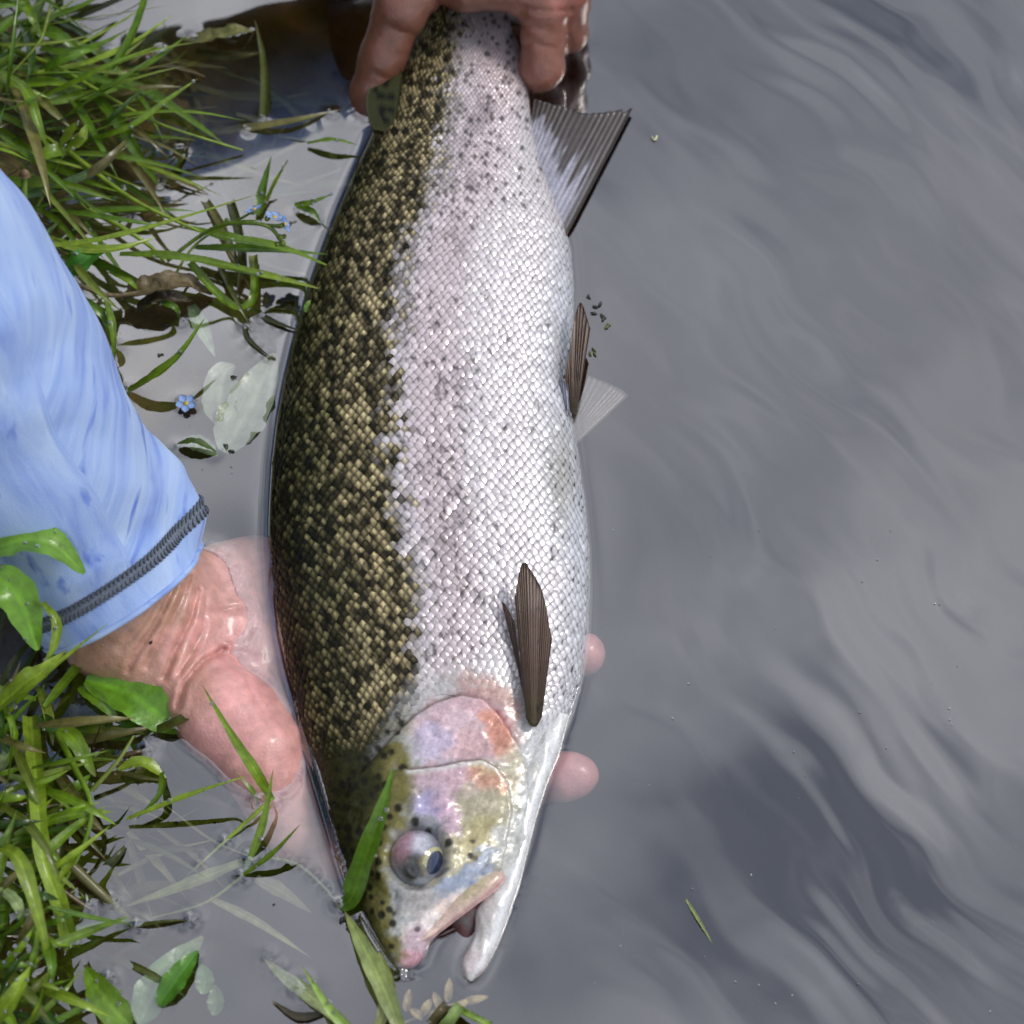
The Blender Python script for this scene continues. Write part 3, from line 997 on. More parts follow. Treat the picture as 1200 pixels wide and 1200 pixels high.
C_py, C_ph, cpos, cu, cv = C_py[keep], C_ph[keep], cpos[keep], cu[keep], cv[keep]
ns = len(C_py)
dA = body_point(C_py, C_ph + .01) - body_point(C_py, C_ph - .01)
dT = body_point(C_py - 1, C_ph) - body_point(C_py + 1, C_ph)
A_ = dA / np.linalg.norm(dA, axis=1)[:, None]
T_ = dT / np.linalg.norm(dT, axis=1)[:, None]
N_ = np.cross(T_, A_)
N_ *= np.sign((N_ * (cpos - np.stack([body_frame(C_py)[0], cpos[:, 1], body_frame(C_py)[2]], 1))).sum(1))[:, None]
hw_ = body_frame(C_py)[3]
per = hw_ * 2 * 1.22 * (1 + .36 / math.pi) / NCOL
wid = per * 1.08
rowstep = 6.2 * np.clip((FRT(C_py) - FL(C_py)) / 2 / 172.0, .62, 1.0) * np.linalg.norm(dT, axis=1) / 2
ln = rowstep * 2.05
aa, bb = np.meshgrid(np.linspace(-1, 1, 5), np.linspace(0, 1, 4))
aa, bb = aa.ravel(), bb.ravel()
shape_w = np.where(bb > .9, .72, 1.0)
along = (bb - .55) - .20 * aa ** 2 * bb
dome = (1 - aa ** 2) * .11 + np.sin(np.clip(bb, 0, 1) * math.pi * .62) * .20 - .10 * (bb > .9)
fade = sst(0, 46, HEADB(cu) - cv)
tilt = r2.normal(0, .05, ns)
roll = r2.normal(0, .05, ns)
SVt = (cpos[:, None] + A_[:, None] * (wid[:, None] * .5 * (aa * shape_w)[None])[..., None]
       + T_[:, None] * (ln[:, None] * along[None])[..., None]
       + N_[:, None] * (per[:, None] * (dome[None] * (.35 + .65 * fade[:, None]) + (tilt[:, None] * bb[None] + roll[:, None] * aa[None]) * fade[:, None]) + .00005 - .0009 * (1 - fade[:, None]) ** 2)[..., None])
su, sv = proj(SVt)
dl = DORS(sv) - su
cd = DORS(cv) - cu + (fbm(cu / 22, cv / 30, 51) - .5) * 36 + r2.normal(0, 5 + 7 * np.exp(-((cv - 540) / 110) ** 2), ns)
isd = sst(-15, 15, cd)
rnd = r2.uniform(0, 1, ns)
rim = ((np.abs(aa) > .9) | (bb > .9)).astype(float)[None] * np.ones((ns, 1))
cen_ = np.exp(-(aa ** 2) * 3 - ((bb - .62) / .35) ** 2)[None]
# silver side
pk = np.exp(-((cu - DORS(cv) - 45) / 38.0) ** 2) * (.55 + .45 * fbm(cu / 40, cv / 90, 55))
silver = np.array([0.76, 0.70, 0.70])[None] * np.ones((ns, 1))
silver = blend(silver, (0.60, 0.42, 0.43), pk * .62)
silver = blend(silver, (0.67, 0.69, 0.73), sst(150, 205, cu - DORS(cv)))
silver = blend(silver, (0.42, 0.40, 0.36), blob(cu, cv, 655, 560, 16, 60, 0, .8) * .8)
patch = sst(.60, .75, fbm(cu / 30, cv / 42, 57)) * np.exp(-((cu - DORS(cv) - 40) / 45.0) ** 2)
silver = blend(silver, (0.30, 0.25, 0.26), patch * .7)
silver *= (0.86 + .28 * rnd)[:, None]
gold = np.array([0.60, 0.48, 0.235])[None] * np.ones((ns, 1))
gold = blend(gold, (0.24, 0.21, 0.085), sst(40, 95, cd))
gold = blend(gold, (0.07, 0.065, 0.022), sst(90, 150, cd))
gold = blend(gold, (0.50, 0.44, 0.27), (1 - sst(0, 25, cd)) * .6)
clump = sst(.36, .60, fbm(cu / 8, cv / 6.5, 58, 2) * .62 + rnd * .38)
gold *= ((.18 + 1.15 * clump) * (.7 + .6 * r2.uniform(0, 1, ns)))[:, None]
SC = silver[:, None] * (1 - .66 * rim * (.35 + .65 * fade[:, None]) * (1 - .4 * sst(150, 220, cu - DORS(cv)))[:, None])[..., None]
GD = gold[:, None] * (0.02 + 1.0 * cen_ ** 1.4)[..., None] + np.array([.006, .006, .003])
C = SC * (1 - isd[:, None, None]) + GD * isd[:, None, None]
spd = spotfield(su, sv, SP_D, 1.2) * isd[:, None]
sps = spotfield(su, sv, SP_S, 1.2) * (1 - isd[:, None])
C = blend(C, (0.010, 0.010, 0.006), spd * .93)
C = blend(C, (0.05, 0.045, 0.045), sps * .88)
wcol = ((1 - fade) ** 1.3)[:, None] * np.ones((1, 20)) * .85
C = C * (1 - wcol[..., None]) + np.clip(head_col(su, sv), 0, 1) * wcol[..., None]
fq = grid_faces(4, 5)
SF = (np.arange(ns)[:, None, None] * 20 + fq[None]).reshape(-1, 4)
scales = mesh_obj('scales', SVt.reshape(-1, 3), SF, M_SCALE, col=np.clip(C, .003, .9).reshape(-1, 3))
adopt(scales, trout)
scales['kind'] = 'stuff'

# lower jaw and throat
JL = smooth_curve([(840, 640), (880, 612), (920, 604), (960, 598), (1000, 594), (1030, 583), (1052, 566), (1068, 557), (1085, 557), (1100, 555), (1112, 548), (1122, 542), (1132, 540), (1140, 541), (1146, 545), (1150, 551)], 2)
JR = smooth_curve([(840, 667), (880, 657), (920, 641), (960, 628), (1000, 618), (1030, 611), (1060, 601), (1080, 594), (1100, 586), (1120, 577), (1132, 571), (1140, 566), (1146, 560), (1150, 553)], 2)
rows = np.concatenate([np.arange(840, 1130, 2.0), np.arange(1130, 1150.2, .8)])
ph = np.linspace(0, 2 * math.pi, 48, endpoint=False)
Rw, Ph = np.meshgrid(rows, ph, indexing='ij')
zc = 0.0035 - 0.002 * sst(1040, 1148, Rw)
pl, pr = P(JL(Rw), Rw, zc), P(JR(Rw), Rw, zc)
hw = (pr[..., 0] - pl[..., 0]) / 2
hh = hw * 0.85
V = np.stack([(pl[..., 0] + pr[..., 0]) / 2 + hw * np.cos(Ph), pl[..., 1], zc + hh * np.sin(Ph)], -1)
u, v = proj(V)
V[..., 2] += (fbm(u / 8, v / 22, 44) - .5) * .0016 * (np.sin(Ph) > 0)
n = fbm(u / 7, v / 18, 45) - .5
c = np.broadcast_to(np.array([.64, .64, .63]), u.shape + (3,)).copy()
c = blend(c, (.42, .40, .36), sst(.05, .2, fbm(u / 6, v / 26, 46) - .5) * .7)
c = blend(c, (.55, .50, .46), blob(u, v, 572, 1075, 10, 40, 15, .6) * .7)
c = blend(c, (.58, .48, .46), blob(u, v, 556, 1130, 18, 20, 0, .6) * .8)
c = blend(c, (.20, .17, .15), blob(u, v, 560, 1143, 9, 8, 0, .6) * .7)
c = blend(c, (.80, .80, .80), np.exp(-((u - JR(v) + 9) / 5) ** 2) * .7)
c = np.clip(c * (1 + n[..., None] * .45), .01, .9)
tip = V[-1].mean(0)
vs = np.vstack([V.reshape(-1, 3), tip])
nr, nc = Rw.shape
fl = [tuple(x) for x in grid_faces(nr, nc, True)] + [((nr - 1) * nc + i, (nr - 1) * nc + (i + 1) % nc, nr * nc) for i in range(nc)]
jaw_pts = V.reshape(-1, 3)
jaw = mesh_obj('lower_jaw', vs, fl, M_FISH, col=np.vstack([c.reshape(-1, 3), [[.4, .35, .33]]]))
adopt(jaw, trout)

# mouth lining and tongue between the jaws
mc, mr_ = chain([(548, 1048, 0.5, .55), (545, 1076, -0.1, .5), (548, 1102, -.42, .4)])
mv, mq = organic([(mc, mr_, .004)], .0012, pad=.008)
lin = mesh_obj('mouth_lining', mv, mq, M_FISH, col=blend(np.full((len(mv), 3), .12), (.13, .03, .03), np.clip(fbm(mv[:, 0] * 400, mv[:, 1] * 400, 4) * 1.6 - .3, 0, 1)))
adopt(lin, trout)

# maxilla: the bony upper lip plate
mp_ = [(492, 1104), (508, 1090), (530, 1069), (553, 1049), (575, 1031), (589, 1020)]
cen2 = catmull([(*a, 0) for a in mp_], 40)[:, :2]
wd = np.interp(np.linspace(0, 1, 40), [0, .15, .4, .75, .95, 1], [3, 6, 10.5, 14, 11, 2])
dd = np.gradient(cen2, axis=0)
dd /= np.linalg.norm(dd, axis=1)[:, None]
nrm2 = np.stack([-dd[:, 1], dd[:, 0]], 1)
cs = np.linspace(-1, 1, 13)
uu = cen2[:, None, 0] + nrm2[:, None, 0] * cs[None] * wd[:, None]
vv = cen2[:, None, 1] + nrm2[:, None, 1] * cs[None] * wd[:, None]
zb = surf(cen2[:, 0], cen2[:, 1] - 5)[:, 2]
zb = np.maximum(np.convolve(np.pad(zb, 4, 'edge'), np.ones(9) / 9, 'valid'), .004)
off = .0020 * np.sqrt(np.clip(1 - cs ** 2, 0, 1))[None] * np.interp(np.linspace(0, 1, 40), [0, .1, .9, 1], [.3, 1, 1, .4])[:, None]
zz = zb[:, None] + off - .0006 - .0016 * np.clip(cs, 0, 1)[None] ** 2
Vt = P(uu, vv, zz)
Vb = P(uu, vv, zb[:, None] - .004 + 0 * uu)
n = fbm(uu / 6, vv / 6, 77) - .5
c = np.broadcast_to(np.array([.56, .42, .34]), uu.shape + (3,)).copy()
c = blend(c, (.74, .55, .46), sst(560, 500, uu))
c = blend(c, (.46, .40, .22), blob(uu, vv, 555, 1040, 26, 9, -42, .6) * .7)
c = blend(c, (.58, .33, .32), sst(.3, .9, cs)[None] * np.ones_like(uu) * .8)
c = np.clip(c * (1 + n[..., None] * .8), .01, .9)
vs = np.vstack([Vt.reshape(-1, 3), Vb.reshape(-1, 3)])
g = grid_faces(40, 13)
def rim_faces(nr, nc, off):
    b_ = [i for i in range(nc)] + [i * nc + nc - 1 for i in range(1, nr)] + [(nr - 1) * nc + i for i in range(nc - 2, -1, -1)] + [i * nc for i in range(nr - 2, 0, -1)]
    b_ = np.array(b_)
    b2 = np.roll(b_, -1)
    return np.stack([b_, b2, b2 + off, b_ + off], 1)
fs = np.vstack([g, g[:, ::-1] + 520, rim_faces(40, 13, 520)])
maxi = mesh_obj('maxilla', vs, fs, M_FISH, col=np.vstack([c.reshape(-1, 3)] * 2))
adopt(maxi, trout)

# eye
ec = surf(489.0, 1007.0, -.0055)
er = 0.0108
th = np.linspace(0, math.pi, 60)
az = np.linspace(0, 2 * math.pi, 80, endpoint=False)
TH, AZ = np.meshgrid(th, az, indexing='ij')
V = ec + er * np.stack([np.sin(TH) * np.cos(AZ), np.sin(TH) * np.sin(AZ) * 1.08, np.cos(TH) * .95], -1)
u, v = proj(V)
n = fbm(u / 5, v / 5, 15) - .5
c = np.broadcast_to(np.array([.19, .20, .23]), u.shape + (3,)).copy()
c = blend(c, (.42, .24, .28), blob(u, v, 472, 992, 17, 22, 20, .6))
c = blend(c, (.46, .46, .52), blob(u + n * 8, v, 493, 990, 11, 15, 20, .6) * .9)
c = blend(c, (.03, .03, .022), blob(u + n * 8, v + n * 8, 487, 1018, 16, 18, 0, .4))
c = blend(c, (.22, .19, .09), blob(u, v, 497, 1014, 7, 14, 15, .5) * .8)
c = blend(c, (.02, .02, .02), blob(u + n * 8, v, 487, 1022, 8, 8, 0, .5))
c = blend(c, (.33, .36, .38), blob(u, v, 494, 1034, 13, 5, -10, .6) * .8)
c = np.clip(c * (1 + n[..., None] * .9), .005, .9)
eye = mesh_obj('eye', V, grid_faces(60, 80, True), M_EYE, col=c)
adopt(eye, trout)
pd = P(507.0, 1011.0, ec[2] + .005) - ec
pd /= np.linalg.norm(pd)
def cap(name, half, rad, colr, par, sx=1.0):
    t1 = np.cross(pd, [0, 1, 0])
    t1 /= np.linalg.norm(t1)
    t2 = np.cross(t1, pd)
    r_ = np.linspace(0, half, 10)
    a_ = np.linspace(0, 2 * math.pi, 36, endpoint=False)
    R_, A2 = np.meshgrid(r_, a_, indexing='ij')
    V_ = ec + er * rad * (np.cos(R_)[..., None] * pd + np.sin(R_)[..., None] * (np.cos(A2)[..., None] * t1 * sx + np.sin(A2)[..., None] * t2))
    o = mesh_obj(name, V_, grid_faces(10, 36, True), M_EYE, col=np.broadcast_to(np.array(colr), V_.shape))
    o.parent = par
    return o
cap('iris', .62, 1.01, (.40, .38, .20), eye, .9)
cap('pupil', .46, 1.03, (.008, .02, .06), eye, .85)

# fins
def fin(name, base_pts, tip_pts, zb, zt, colf, nray=13, nl=22, cor=.0006, lab=None, use_surf=False, thick=.0009, curl=0.0, mat=None, fray=.015):
    nt_ = nray * 4 + 1
    B = catmull([(*a, 0) for a in base_pts], nt_)[:, :2]
    T = catmull([(*a, 0) for a in tip_pts], nt_)[:, :2]
    s = np.linspace(0, 1, nl)
    uu = B[:, None, 0] * (1 - s) + T[:, None, 0] * s
    vv = B[:, None, 1] * (1 - s) + T[:, None, 1] * s
    tpar = np.linspace(0, 1, nt_)[:, None] * np.ones((1, nl))
    rays = np.cos(tpar * nray * 2 * math.pi)
    ragged = (hash2(np.floor(tpar * nray), tpar * 0, 3) - .5) * .05
    amp_r = .5 + 1.0 * hash2(np.floor(tpar * nray + .5), tpar * 0, 9)
    rays = rays * amp_r
    fr_ = (hash2(np.floor(tpar * nray + .5), tpar * 0, 5) - .6) * fray * sst(.5, 1, s)[None]
    uu = uu + (T - B)[:, 0][:, None] * fr_
    vv = vv + (T - B)[:, 1][:, None] * fr_
    zz = (zb + (zt - zb) * s)[None] + cor * rays + curl * np.sin(tpar * math.pi) * s[None]
    if use_surf:
        zz = zz + surf(np.clip(uu, 330, 680), vv)[..., 2]
    c = colf(uu, vv, tpar, s[None] * np.ones_like(tpar), rays)
    Vt = P(uu, vv, zz)
    Vb = Vt - np.array([0, 0, thick])
    g = grid_faces(nt_, nl)
    nvv = nt_ * nl
    fs = np.vstack([g, g[:, ::-1] + nvv, rim_faces(nt_, nl, nvv)])
    o = mesh_obj(name, np.vstack([Vt.reshape(-1, 3), Vb.reshape(-1, 3)]), fs, mat or M_FIN, col=np.vstack([np.clip(c, .004, .9).reshape(-1, 3)] * 2))
    adopt(o, trout)
    if lab:
        o['label'] = lab
    return o

def col_anal(u, v, t, s, r):
    c = np.broadcast_to(np.array([.062, .050, .047]), u.shape + (3,)).copy()
    n = fbm(t * 24, s * 3, 63) - .5
    w = (1 - sst(.32, .58, s + n * .9)) * sst(.97, .84, t)
    c = blend(c, (.36, .36, .43), w * .85)
    c = blend(c, (.035, .03, .03), sst(.25, .95, -r) * sst(.3, .6, s) * .7)
    return c * (1 + (fbm(u / 7, v / 7, 64)[..., None] - .5) * .6)
fin('anal_fin', [(621, 150), (630, 190), (646, 235), (663, 277)], [(626, 116), (660, 124), (700, 133), (741, 127)], .004, .0035, col_anal, 17, 26, .00025,
    'grey brown anal fin with pale streaks near its base', fray=.045)
def col_brown(u, v, t, s, r):
    c = np.broadcast_to(np.array([.075, .042, .026]), u.shape + (3,)).copy()
    c = blend(c, (.20, .125, .085), sst(.1, .9, r + 1.6 * (fbm(t * 9, s * 5, 68) - .5)) * .75)
    c = blend(c, (.11, .095, .035), sst(.35, .0, s) * .6)
    d = sst(.70, .78, fbm(u / 5, v / 8, 66, 2)) * sst(.45, .6, t)
    return blend(c, (.012, .01, .008), d * .8)
fin('pectoral_fin', [(617, 842), (622, 850), (629, 850), (635, 840)], [(603, 700), (613, 659), (634, 690), (647, 748)], .004, .011, col_brown, 17, 26, .00032,
    'dark brown pectoral fin folded back along the flank', True, curl=.004)
fin('pectoral_fin', [(611, 800), (613, 812), (614, 820)], [(588, 706), (592, 708), (603, 728)], .002, .006, col_brown, 4, 16, .0003, 'narrow lower lobe of the pectoral fin', True)
fin('pelvic_fin', [(668, 478), (672, 490), (676, 482)], [(662, 440), (678, 356), (692, 384)], .006, .014, col_brown, 8, 22, .0005, 'dark pelvic fin standing out of the water', curl=.003)
def col_pale(u, v, t, s, r):
    return np.broadcast_to(np.array([.30, .30, .36]), u.shape + (3,)) * (1 + .12 * r[..., None])
fin('pelvic_fin', [(668, 500), (672, 508), (675, 520)], [(690, 440), (720, 452), (737, 462)], -.022, -.024, col_pale, 9, 16, .0002, 'pale far pelvic fin under the water')
fin('axillary_process', [(660, 468), (664, 478), (668, 486)], [(657, 448), (661, 446), (666, 450)], .008, .012, col_pale, 3, 10, .0003)
def col_adip(u, v, t, s, r):
    c = np.broadcast_to(np.array([.05, .053, .022]), u.shape + (3,)).copy()
    d = np.full(u.shape, 99.0)
    for x, y_, q_ in [(452, 95, 5), (446, 112, 5), (458, 112, 5), (448, 130, 5), (458, 128, 4), (440, 103, 3), (452, 143, 4)]:
        d = np.minimum(d, np.hypot(u - x, v - y_) - q_)
    return blend(c, (.01, .012, .01), 1 - sst(-1, 1.5, d))
fin('adipose_fin', [(462, 156), (466, 130), (470, 100), (472, 84)], [(438, 152), (429, 125), (434, 98), (452, 76)], .0155, .0115, col_adip, 3, 16, .0001, 'olive adipose fin with black spots', thick=.003, mat=M_FISH)
def col_dark(u, v, t, s, r):
    c = np.broadcast_to(np.array([.05, .045, .025]), u.shape + (3,)).copy()
    return c * (1 + .3 * r[..., None])
fin('dorsal_fin', [(347, 440), (356, 400), (366, 370), (376, 345)], [(338, 395), (344, 360), (352, 330), (364, 310)], -.012, -.016, col_dark, 10, 12, .0004)
fin('tail_fin', [(530, -95), (545, -105), (565, -108), (580, -95)], [(430, -270), (500, -225), (610, -225), (680, -270)], .010, .006, col_dark, 16, 26, .0008)

# ------------------------------------------------------------------ plants
def ribbon(pts, w, zmode=None, n=16, fold=.25, roll=0.0, taper='blade', tipw=.04):
    """leaf blade through (px, py, z cm) points, w = full width in photo pixels. Returns verts, faces, parameters"""
    ctrl = np.array([Pc(*p) for p in pts]) if not isinstance(pts, np.ndarray) else pts
    C_ = catmull(ctrl, n)
    T = np.gradient(C_, axis=0)
    T /= np.linalg.norm(T, axis=1)[:, None] + 1e-12
    S = np.cross(T, [0, 0, 1.0])
    S /= np.linalg.norm(S, axis=1)[:, None] + 1e-9
    N = np.cross(S, T)
    s = np.linspace(0, 1, n)
    if taper == 'blade':
        pr_ = np.minimum(1, .55 + 1.6 * s) * np.clip((1 - s) / .55, 0, 1) ** .75
    elif taper == 'stem':
        pr_ = 1 - .5 * s
    elif taper == 'cut':
        pr_ = np.ones(n)
    else:                                    # leaf
        pr_ = np.sin(np.clip(s * .96 + .02, 0, 1) ** .8 * math.pi) ** .75
    pr_ = np.maximum(pr_, tipw)
    hw_ = .5 * w * MM * pr_
    ro = roll * np.ones(n)
    S2 = S * np.cos(ro)[:, None] + N * np.sin(ro)[:, None]
    N2 = -S * np.sin(ro)[:, None] + N * np.cos(ro)[:, None]
    cs_ = np.linspace(-1, 1, 9)
    up = fold * np.abs(cs_) ** 1.3
    ph_ = C_[0, 0] * 900 + C_[0, 1] * 700
    wav = .10 * np.sin(s[:, None] * 17 + ph_ + cs_[None] * 1.3) * np.abs(cs_[None]) ** 2 + .06 * np.sin(s[:, None] * 41 + ph_ * 1.7) * cs_[None] ** 2
    edge = 1 + .05 * np.sin(s * 29 + ph_)
    V_ = C_[:, None] + hw_[:, None, None] * ((cs_[None, :, None] * edge[:, None, None]) * S2[:, None] + (up[None] + wav)[..., None] * N2[:, None])
    return V_, C_, s, cs_, hw_

def leaf_cols(s, cs_, base_c, tip_c=None, vein=.25, seed=0):
    c = np.array(base_c)[None] * (1 - s[:, None]) + np.array(tip_c if tip_c is not None else base_c)[None] * s[:, None]
    m_ = len(cs_)
    k_ = np.ones((len(s), m_))
    k_[:, m_ // 2] += vein
    k_[:, 1::2] -= .10
    k_[:, 0] -= .12
    k_[:, -1] -= .12
    q_ = fbm(s[:, None] * 9 + c[0, 0] * 900 + 5, np.abs(cs_)[None] * 1.5 + c[0, 1] * 500, 7, 3) - .5
    k_ = k_ * (1 + .5 * q_)
    brown = sst(.82, 1.0, s) * (hash2(np.floor(np.array([c[0, 0] * 1e5])), np.array([3.0]))[0] > .55)
    c = c * (1 - brown[:, None] * .6) + np.array([.22, .15, .05]) * brown[:, None] * .6
    return np.clip(c[:, None] * k_[..., None], .003, .9)

def note_stem(C_, w):
    z = C_[:, 2]
    for i in np.where((z[:-1] > 0) != (z[1:] > 0))[0]:
        t = z[i] / (z[i] - z[i + 1])
        q_ = C_[i] * (1 - t) + C_[i + 1] * t
        STEMS.append((q_[0], q_[1], min(1.0, w / 9.0)))
    if z.max() < .006 and z.max() > 0:
        for q_ in C_[::3]:
            STEMS.append((q_[0], q_[1], .28))

def ribbon_solid(V_, thick=.00035):
    n_, m_ = V_.shape[:2]
    B_ = V_ - np.array([0, 0, thick])
    g = grid_faces(n_, m_)
    k_ = n_ * m_
    return np.vstack([V_.reshape(-1, 3), B_.reshape(-1, 3)]), np.vstack([g, g[:, ::-1] + k_, rim_faces(n_, m_, k_)])

G1, G2, G3 = (.20, .34, .018), (.125, .245, .014), (.29, .42, .032)      # blade greens
YG, DK, PALE, BRN = (.30, .38, .07), (.045, .11, .012), (.42, .55, .22), (.16, .12, .045)

def plant(name, label, cat, loc_px, items, group=None):
    """items: (part name, points, width, colour, kind, fold/roll)"""
    b0 = P(*loc_px, -.02)
    root = thing(name, label, cat, tuple(b0), group)
    for it in items:
        pn, pts, w, c = it[:4]
        kind = it[4] if len(it) > 4 else 'blade'
        roll = it[5] if len(it) > 5 else random.uniform(-.45, .45)
        V_, C_, s, cs_, hw_ = ribbon(pts, w, n=18, taper=kind, roll=roll, fold=.28 if kind in ('blade', 'leaf') else .5)
        note_stem(C_, w)
        if kind == 'stem':
            tv, tf = tube(C_, np.maximum(hw_, .0004), 7)
            cc_ = np.repeat(np.array(c)[None] * np.linspace(.85, 1.1, len(C_))[:, None], 7, 0)
            o = mesh_obj(pn, tv, tf, M_GRASS, col=cc_)
        else:
            c2 = np.array(c) * random.uniform(.85, 1.15)
            cc_ = leaf_cols(s, cs_, c2 * .9, c2 * 1.1)
            o = mesh_obj(pn, V_, grid_faces(*V_.shape[:2]), M_LEAF if kind == 'leaf' else M_GRASS, col=cc_.reshape(-1, 3))
        adopt(o, root)
    return root

B, L, S_ = 'blade', 'leaf', 'stem'
plant('grass_tuft', 'tuft of bright green blades leaning right over bright water behind the gripped tail', 'grass', (10, 60), [
    (B, [(8, 112, 3), (15, 55, 5), (24, -20, 6)], 6, G2), (B, [(18, -15, 3.5), (36, 18, 3.5), (52, 50, 2.5)], 13, G1),
    ('stem', [(66, -20, 3), (54, 28, 4), (44, 52, 4), (12, 88, 3)], 5, YG, S_), ('stem', [(10, 56, 2.2), (70, 80, 2.6), (130, 115, 2.4), (190, 146, 1.8), (284, 176, .2)], 6, G3, S_),
    (B, [(45, 116, 2), (90, 95, 3.6), (130, 75, 4.5), (192, 51, 4.8)], 8, G1), (B, [(88, 168, 1.5), (150, 149, 3), (200, 114, 3.6), (232, 92, 3.8)], 8, G1),
    (B, [(112, 112, 2.2), (140, 145, 2.4), (166, 188, 1.4), (192, 225, -.5)], 16, G2), (B, [(142, 94, .8), (190, 118, .5), (262, 168, .15)], 17, G2, B, .1),
    (B, [(2, 84, 3), (30, 106, 3.6), (45, 145, 3.2), (57, 178, 2.2)], 15, G1), (B, [(38, 106, 2.2), (62, 130, 2), (86, 152, 1.4)], 11, (.24, .24, .05)),
    (B, [(55, 60, 2), (90, 70, 2), (125, 84, 1.5)], 18, G2), (B, [(10, 100, 2), (60, 96, 2.3), (100, 104, 2)], 15, G1), (B, [(30, 30, 2), (70, 42, 2), (105, 70, 1)], 17, G2)])
plant('broadleaf_sprig', 'sprig with small rounded leaves rising out of the grass tufts', 'plant', (75, 175), [
    ('leaf', [(70, 172, 2.6), (80, 158, 3.4), (92, 143, 4.0)], 16, G3, L), ('leaf', [(76, 176, 2.6), (94, 164, 3.4), (101, 146, 3.8)], 15, G3, L),
    ('leaf', [(78, 178, 2.4), (60, 178, 2.8), (35, 190, 2.4)], 18, G1, L), ('stem', [(40, 250, 0), (62, 205, 1.5), (78, 174, 2.8)], 5, YG, S_)])
plant('grass_tuft', 'tuft whose long blades reach across to the dark back of the trout', 'grass', (80, 260), [
    ('stem', [(78, 176, 2.4), (150, 230, 2.2), (200, 256, 1.9), (236, 272, 1.5)], 7, G3, S_), (B, [(225, 268, 1.5), (270, 279, 1.7), (330, 290, 1.4), (393, 315, 1.0)], 14, G1, B, .1),
    (B, [(30, 291, 3.5), (110, 282, 4), (190, 262, 4.2), (304, 227, 4.0)], 9, G3, B, .1), ('stem', [(105, 246, 2), (145, 268, 2), (175, 288, 1.4), (192, 306, .6)], 8, G3, S_),
    (B, [(140, 298, 1.2), (200, 300, 1.5), (270, 312, 1.5), (338, 332, 1.1)], 13, G1, B, .1), (B, [(240, 308, 1.1), (310, 322, 1.3), (381, 340, 1.0)], 11, G3, B, 0),
    (B, [(228, 290, .9), (300, 292, 1.1), (384, 298, .9)], 12, G2, B, 0), (B, [(222, 308, 1.2), (250, 340, .5), (276, 361, .2), (294, 356, .3), (299, 335, .4), (297, 300, .3)], 11, G1, 'cut', .1),
    (B, [(0, 158, 2.5), (50, 195, 2.8), (110, 252, 2.2)], 9, G2), (B, [(302, 252, .2), (307, 225, .5), (318, 183, 1.6)], 13, G2), (B, [(306, 250, .4), (322, 215, 1.6), (338, 186, 2.4)], 7, G3),
    ('stem', [(198, 335, .8), (228, 288, 1.2), (270, 262, 2.4), (300, 258, 3.0)], 4, G3, S_), (B, [(128, 318, 1), (152, 330, 1.4), (166, 345, .6)], 9, G1),
    (B, [(100, 260, 1.2), (128, 300, 1.6), (152, 332, 1)], 8, G2)])
plant('grass_tuft', 'short blades bent into the water beside the upper edge of the blue sleeve', 'grass', (130, 400), [
    (B, [(143, 462, -.2), (172, 446, 1.0), (208, 418, 1.8), (240, 373, 2.4)], 15, G1, B, .2), (B, [(124, 350, 1.6), (132, 385, 1.4), (134, 428, .1)], 10, G1),
    (B, [(68, 346, 1.5), (110, 360, 1.6), (128, 385, .9), (132, 415, -.4)], 10, G2), (B, [(180, 352, .7), (205, 360, .8), (212, 378, -.3)], 8, G2)])
plant('cut_stalk', 'thick cut green stalk with a brown end beside the blue sleeve', 'stalk', (22, 285), [
    ('stem', [(22, 292, 5), (27, 250, 7.5), (29, 204, 9.0)], 13, (.20, .30, .04), S_), ('cut_end', [(29, 206, 8.95), (29, 202, 9.1), (29.5, 199, 9.15)], 15, (.25, .16, .08), S_)])
plant('broad_leaf', 'rounded bright green leaf tucked among long blades above the sleeve', 'leaf', (98, 308), [
    ('leaf', [(72, 328, 2.0), (98, 306, 2.6), (124, 288, 2.5)], 36, (.06, .22, .02), L, .15)])
plant('waterside_plant', 'broad-leaved plant arching over the lower side of the blue cuff', 'plant', (0, 720), [
    ('leaf', [(-30, 655, 8), (20, 634, 8.6), (62, 638, 8.4), (99, 672, 7.2)], 40, (.16, .33, .03), L, .1), ('leaf', [(-15, 668, 8), (22, 700, 7.6), (44, 762, 6)], 42, (.15, .33, .02), L, -.1),
    ('stem', [(-30, 800, 3), (-25, 720, 6), (-25, 660, 8)], 9, G3, S_), ('leaf', [(50, 706, 5.5), (66, 730, 5.4), (62, 760, 4.8), (48, 782, 4.2)], 11, G3, B, .3),
    ('leaf', [(-10, 835, 3), (30, 800, 4.4), (52, 786, 4.6), (78, 762, 4.6)], 26, G3, B, .1)])
plant('grass_tuft', 'slender blades crossing in front of the cuff hem', 'grass', (10, 860), [
    (B, [(-10, 862, 2), (30, 812, 4), (70, 776, 5), (127, 730, 5.8)], 9, G3, B, .2), (B, [(0, 815, 2.5), (14, 800, 3), (24, 775, 3.4)], 6, BRN)])
plant('submerged_leaf', 'broad wet green leaf pressed against the wrist of the submerged hand', 'leaf', (150, 815), [
    ('leaf', [(100, 797, .25), (150, 812, .35), (186, 838, .15), (212, 858, -.3)], 50, (.14, .32, .02), L, -.1), ('leaf', [(92, 806, .2), (115, 820, .4), (140, 846, .1)], 16, G2, L)])
